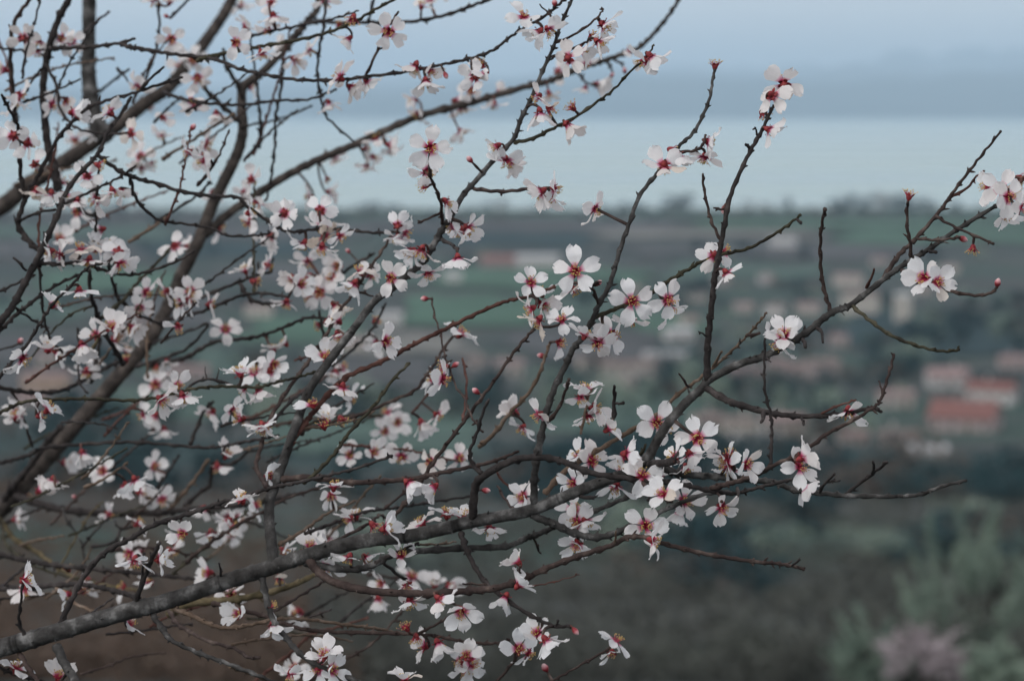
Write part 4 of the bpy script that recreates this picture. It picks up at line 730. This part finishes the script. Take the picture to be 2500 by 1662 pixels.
def nearest(x, y):
    best = None; gx, gy = int(x // 80), int(y // 80)
    for i in (-1, 0, 1):
        for j in (-1, 0, 1):
            for s_ in GRID.get((gx + i, gy + j), ()):
                q = math.hypot(s_[0] - x, s_[1] - y) - s_[3] * 0.3
                if best is None or q < best[0]: best = (q, s_)
    return best
specs = []
for tok in BL.split():
    q = tok.split(','); c_ = q[2] if len(q) > 2 else ''
    if c_ == 'x': continue
    x, y = float(q[0]), float(q[1]); specs.append((x, y, c_, nearest(x, y)))
cand = [s_ for s_ in SAMP if -20 < s_[0] < 1020 and 60 < s_[1] < 1640 and s_[2] > 2.2 and s_[3] < 13]
random.seed(77)
for i in range(34):                  # further clusters deep in the crown
    c_ = random.choice(cand)
    for _ in range(random.randint(1, 3)): x, y = c_[0] + random.gauss(0, 17), c_[1] + random.gauss(0, 17); specs.append((x, y, random.choice(['d', 'dr', 'dl', 'fd', 'u', 'r', 'l', 'ur', 's', 'f']), nearest(x, y)))
def rank(s_): return (s_[2] in ('k', 's', 'b')) * 5 - (s_[2] == 'F') * 5 + s_[3][1][2]
hero = set(id(s_) for s_ in sorted(specs, key=rank)[:60])
open_ = sorted([s_ for s_ in specs if s_[2] != 'k'], key=lambda s_: s_[3][1][2]); crowd = set(id(s_) for s_ in open_[300:])   # the smallest ones in view become one part
crowd_v, crowd_f, crowd_a, crowd_m = [], [], [], []
def pour(me, m_, mi):
    k = len(crowd_v); crowd_v.extend(tuple(m_ @ v_.co) for v_ in me.vertices); crowd_f.extend(tuple(i + k for i in p_.vertices) for p_ in me.polygons)
    crowd_m.extend([mi] * len(me.polygons)); at_ = me.attributes.get('along'); crowd_a.extend([q.value for q in at_.data] if at_ else [0.0] * len(me.vertices))
specs.sort(key=lambda s_: s_[2] in ('k', 's'))
n_blossom = 0
for si, spec in enumerate(specs):
    x, y, code, (dist, smp) = spec; rnd = random.Random(si * 7 + 3)
    d = smp[2] + (rnd.uniform(0.018, 0.05) if smp[3] > 18 else rnd.uniform(-0.026, 0.02))
    if code == '': code = rnd.choice(['d', 'dr', 'dl', 'fd', 'r', 'l', 'fu', 'f'])
    if code in ('k', 's', 'b'): ang, tilt = rnd.choice([40, 100, -60, -20, -110]), (130 if code == 'b' else rnd.uniform(60, 95))
    elif code == 'F': ang, tilt, d = rnd.uniform(0, 360), rnd.uniform(3, 12), smp[2] - 0.022
    elif code == 'f': ang, tilt = rnd.uniform(0, 360), rnd.uniform(6, 22)
    elif code[0] == 'f': ang, tilt = DIRS[code[1]] + rnd.gauss(0, 15), rnd.uniform(32, 48)
    else: ang, tilt = DIRS[code] + rnd.gauss(0, 14), rnd.uniform(66, 96)
    if y < 640 and code[0] == 'f' and rnd.random() < 0.6 and x < 2300: tilt = 180 - tilt      # the high ones are seen from behind and below
    if (code in ('k', 's')) and dist > 6:
        ang = math.degrees(math.atan2(smp[1] - y, x - smp[0]))
    a_, t_ = R(ang), R(tilt)
    axis = RIGHT * math.sin(t_) * math.cos(a_) + UP * math.sin(t_) * math.sin(a_) - FWD * math.cos(t_)
    pos = at(x, y, d) - axis * 0.005
    rot = axis.to_track_quat('Z', 'Y').to_matrix().to_4x4() @ Matrix.Rotation(rnd.random() * 6.28, 4, 'Z')
    sc_ = rnd.uniform(0.74, 0.95) * (1.0 if code not in ('k',) else rnd.uniform(0.75, 1.0))
    if code == 'F': sc_ = rnd.uniform(0.94, 1.0)
    mt = Matrix.Translation(pos) @ rot @ Matrix.Scale(sc_, 4)
    lost = id(spec) in crowd
    if lost:
        pour((CALS if code == 's' else CAL)[si % 3], mt, 1); pour((STS if code == 's' else STA)[rnd.randrange(3)], mt, 2)
        if code != 's': pour(COR[rnd.randrange(len(COR))], mt, 0)
    elif code == 'k': o = link('flower_bud', BUD[si % 3], tree_root, mat=mt)
    else:
        o = link('blossom', (CALS if code == 's' else CAL)[si % 3], tree_root, mat=mt)
        link('stamens', (STS if code == 's' else STA)[rnd.randrange(3)], o)
        if code != 's':
            if id(spec) in hero:
                lift = rnd.choice([0.05, 0.15, 0.25, -0.1]) if code in 'fF' else rnd.choice([0.1, 0.35, 0.7, -0.25])
                for pi, m_ in petal_mats(rnd, lift, 0.16, 0.0 if code[0] in 'fF' else 0.07): link('petal', PETM[pi], o, mat=m_)
            else: link('petals', COR[rnd.randrange(len(COR))], o)
    # stalk from the wood to the base of the flower
    w_in = smp[4]; e = pos + axis * 0.0002; mid = w_in.lerp(e, 0.55) - axis * min(0.006, (e - w_in).length * 0.25)
    pts = [w_in * (1 - t) ** 2 + mid * 2 * t * (1 - t) + e * t * t for t in (0, 0.25, 0.5, 0.75, 1)]
    vs, fs, al = [], [], []; r0 = 0.0016 if dist > 18 else 0.0013
    inv = mt.inverted(); ring_tube(vs, fs, al, [inv @ p_ for p_ in pts], [r0 * 1.2, r0, r0 * 0.95, r0 * 1.05, 0.0012], 6)
    if lost:
        pour(mesh('stalk', vs, fs, M['red'], True, {'along': al}), mt, 3); continue
    link('stalk', mesh('stalk', vs, fs, M['twig' if dist > 18 else 'red'], True, {'along': al}), o)
    n_blossom += 1
tag(link('blossoms', mesh('blossoms', crowd_v, crowd_f, [M['petal'], M['calyx'], M['stamen'], M['red']], True, {'along': crowd_a}, crowd_m), tree_root), kind='stuff')
print('blossoms', n_blossom, 'branches', len(BR))

# ------------------------------------------------------------------ haze: the air itself
HAZE = 6.2e-5
hz = bpy.data.materials.new('haze'); hz.use_nodes = True
hn, hl = hz.node_tree.nodes, hz.node_tree.links
hn.clear()
ho = hn.new('ShaderNodeOutputMaterial'); hv = hn.new('ShaderNodeVolumePrincipled')
hv.inputs['Color'].default_value = (0.60, 0.785, 0.955, 1); hv.inputs['Density'].default_value = HAZE; hv.inputs['Anisotropy'].default_value = 0.0
hl.new(hv.outputs[0], ho.inputs['Volume'])
x0, x1, y0, y1, z0, z1 = -64000, 64000, -64000, 64000, -110, 1250
vs = [(x, y, z) for z in (z0, z1) for y in (y0, y1) for x in (x0, x1)]
fs = [(0, 2, 3, 1), (4, 5, 7, 6), (0, 1, 5, 4), (2, 6, 7, 3), (0, 4, 6, 2), (1, 3, 7, 5)]
tag(link('haze', mesh('haze', vs, fs, hz)), 'pale blue evening haze over the lake plain', 'haze', kind='stuff')
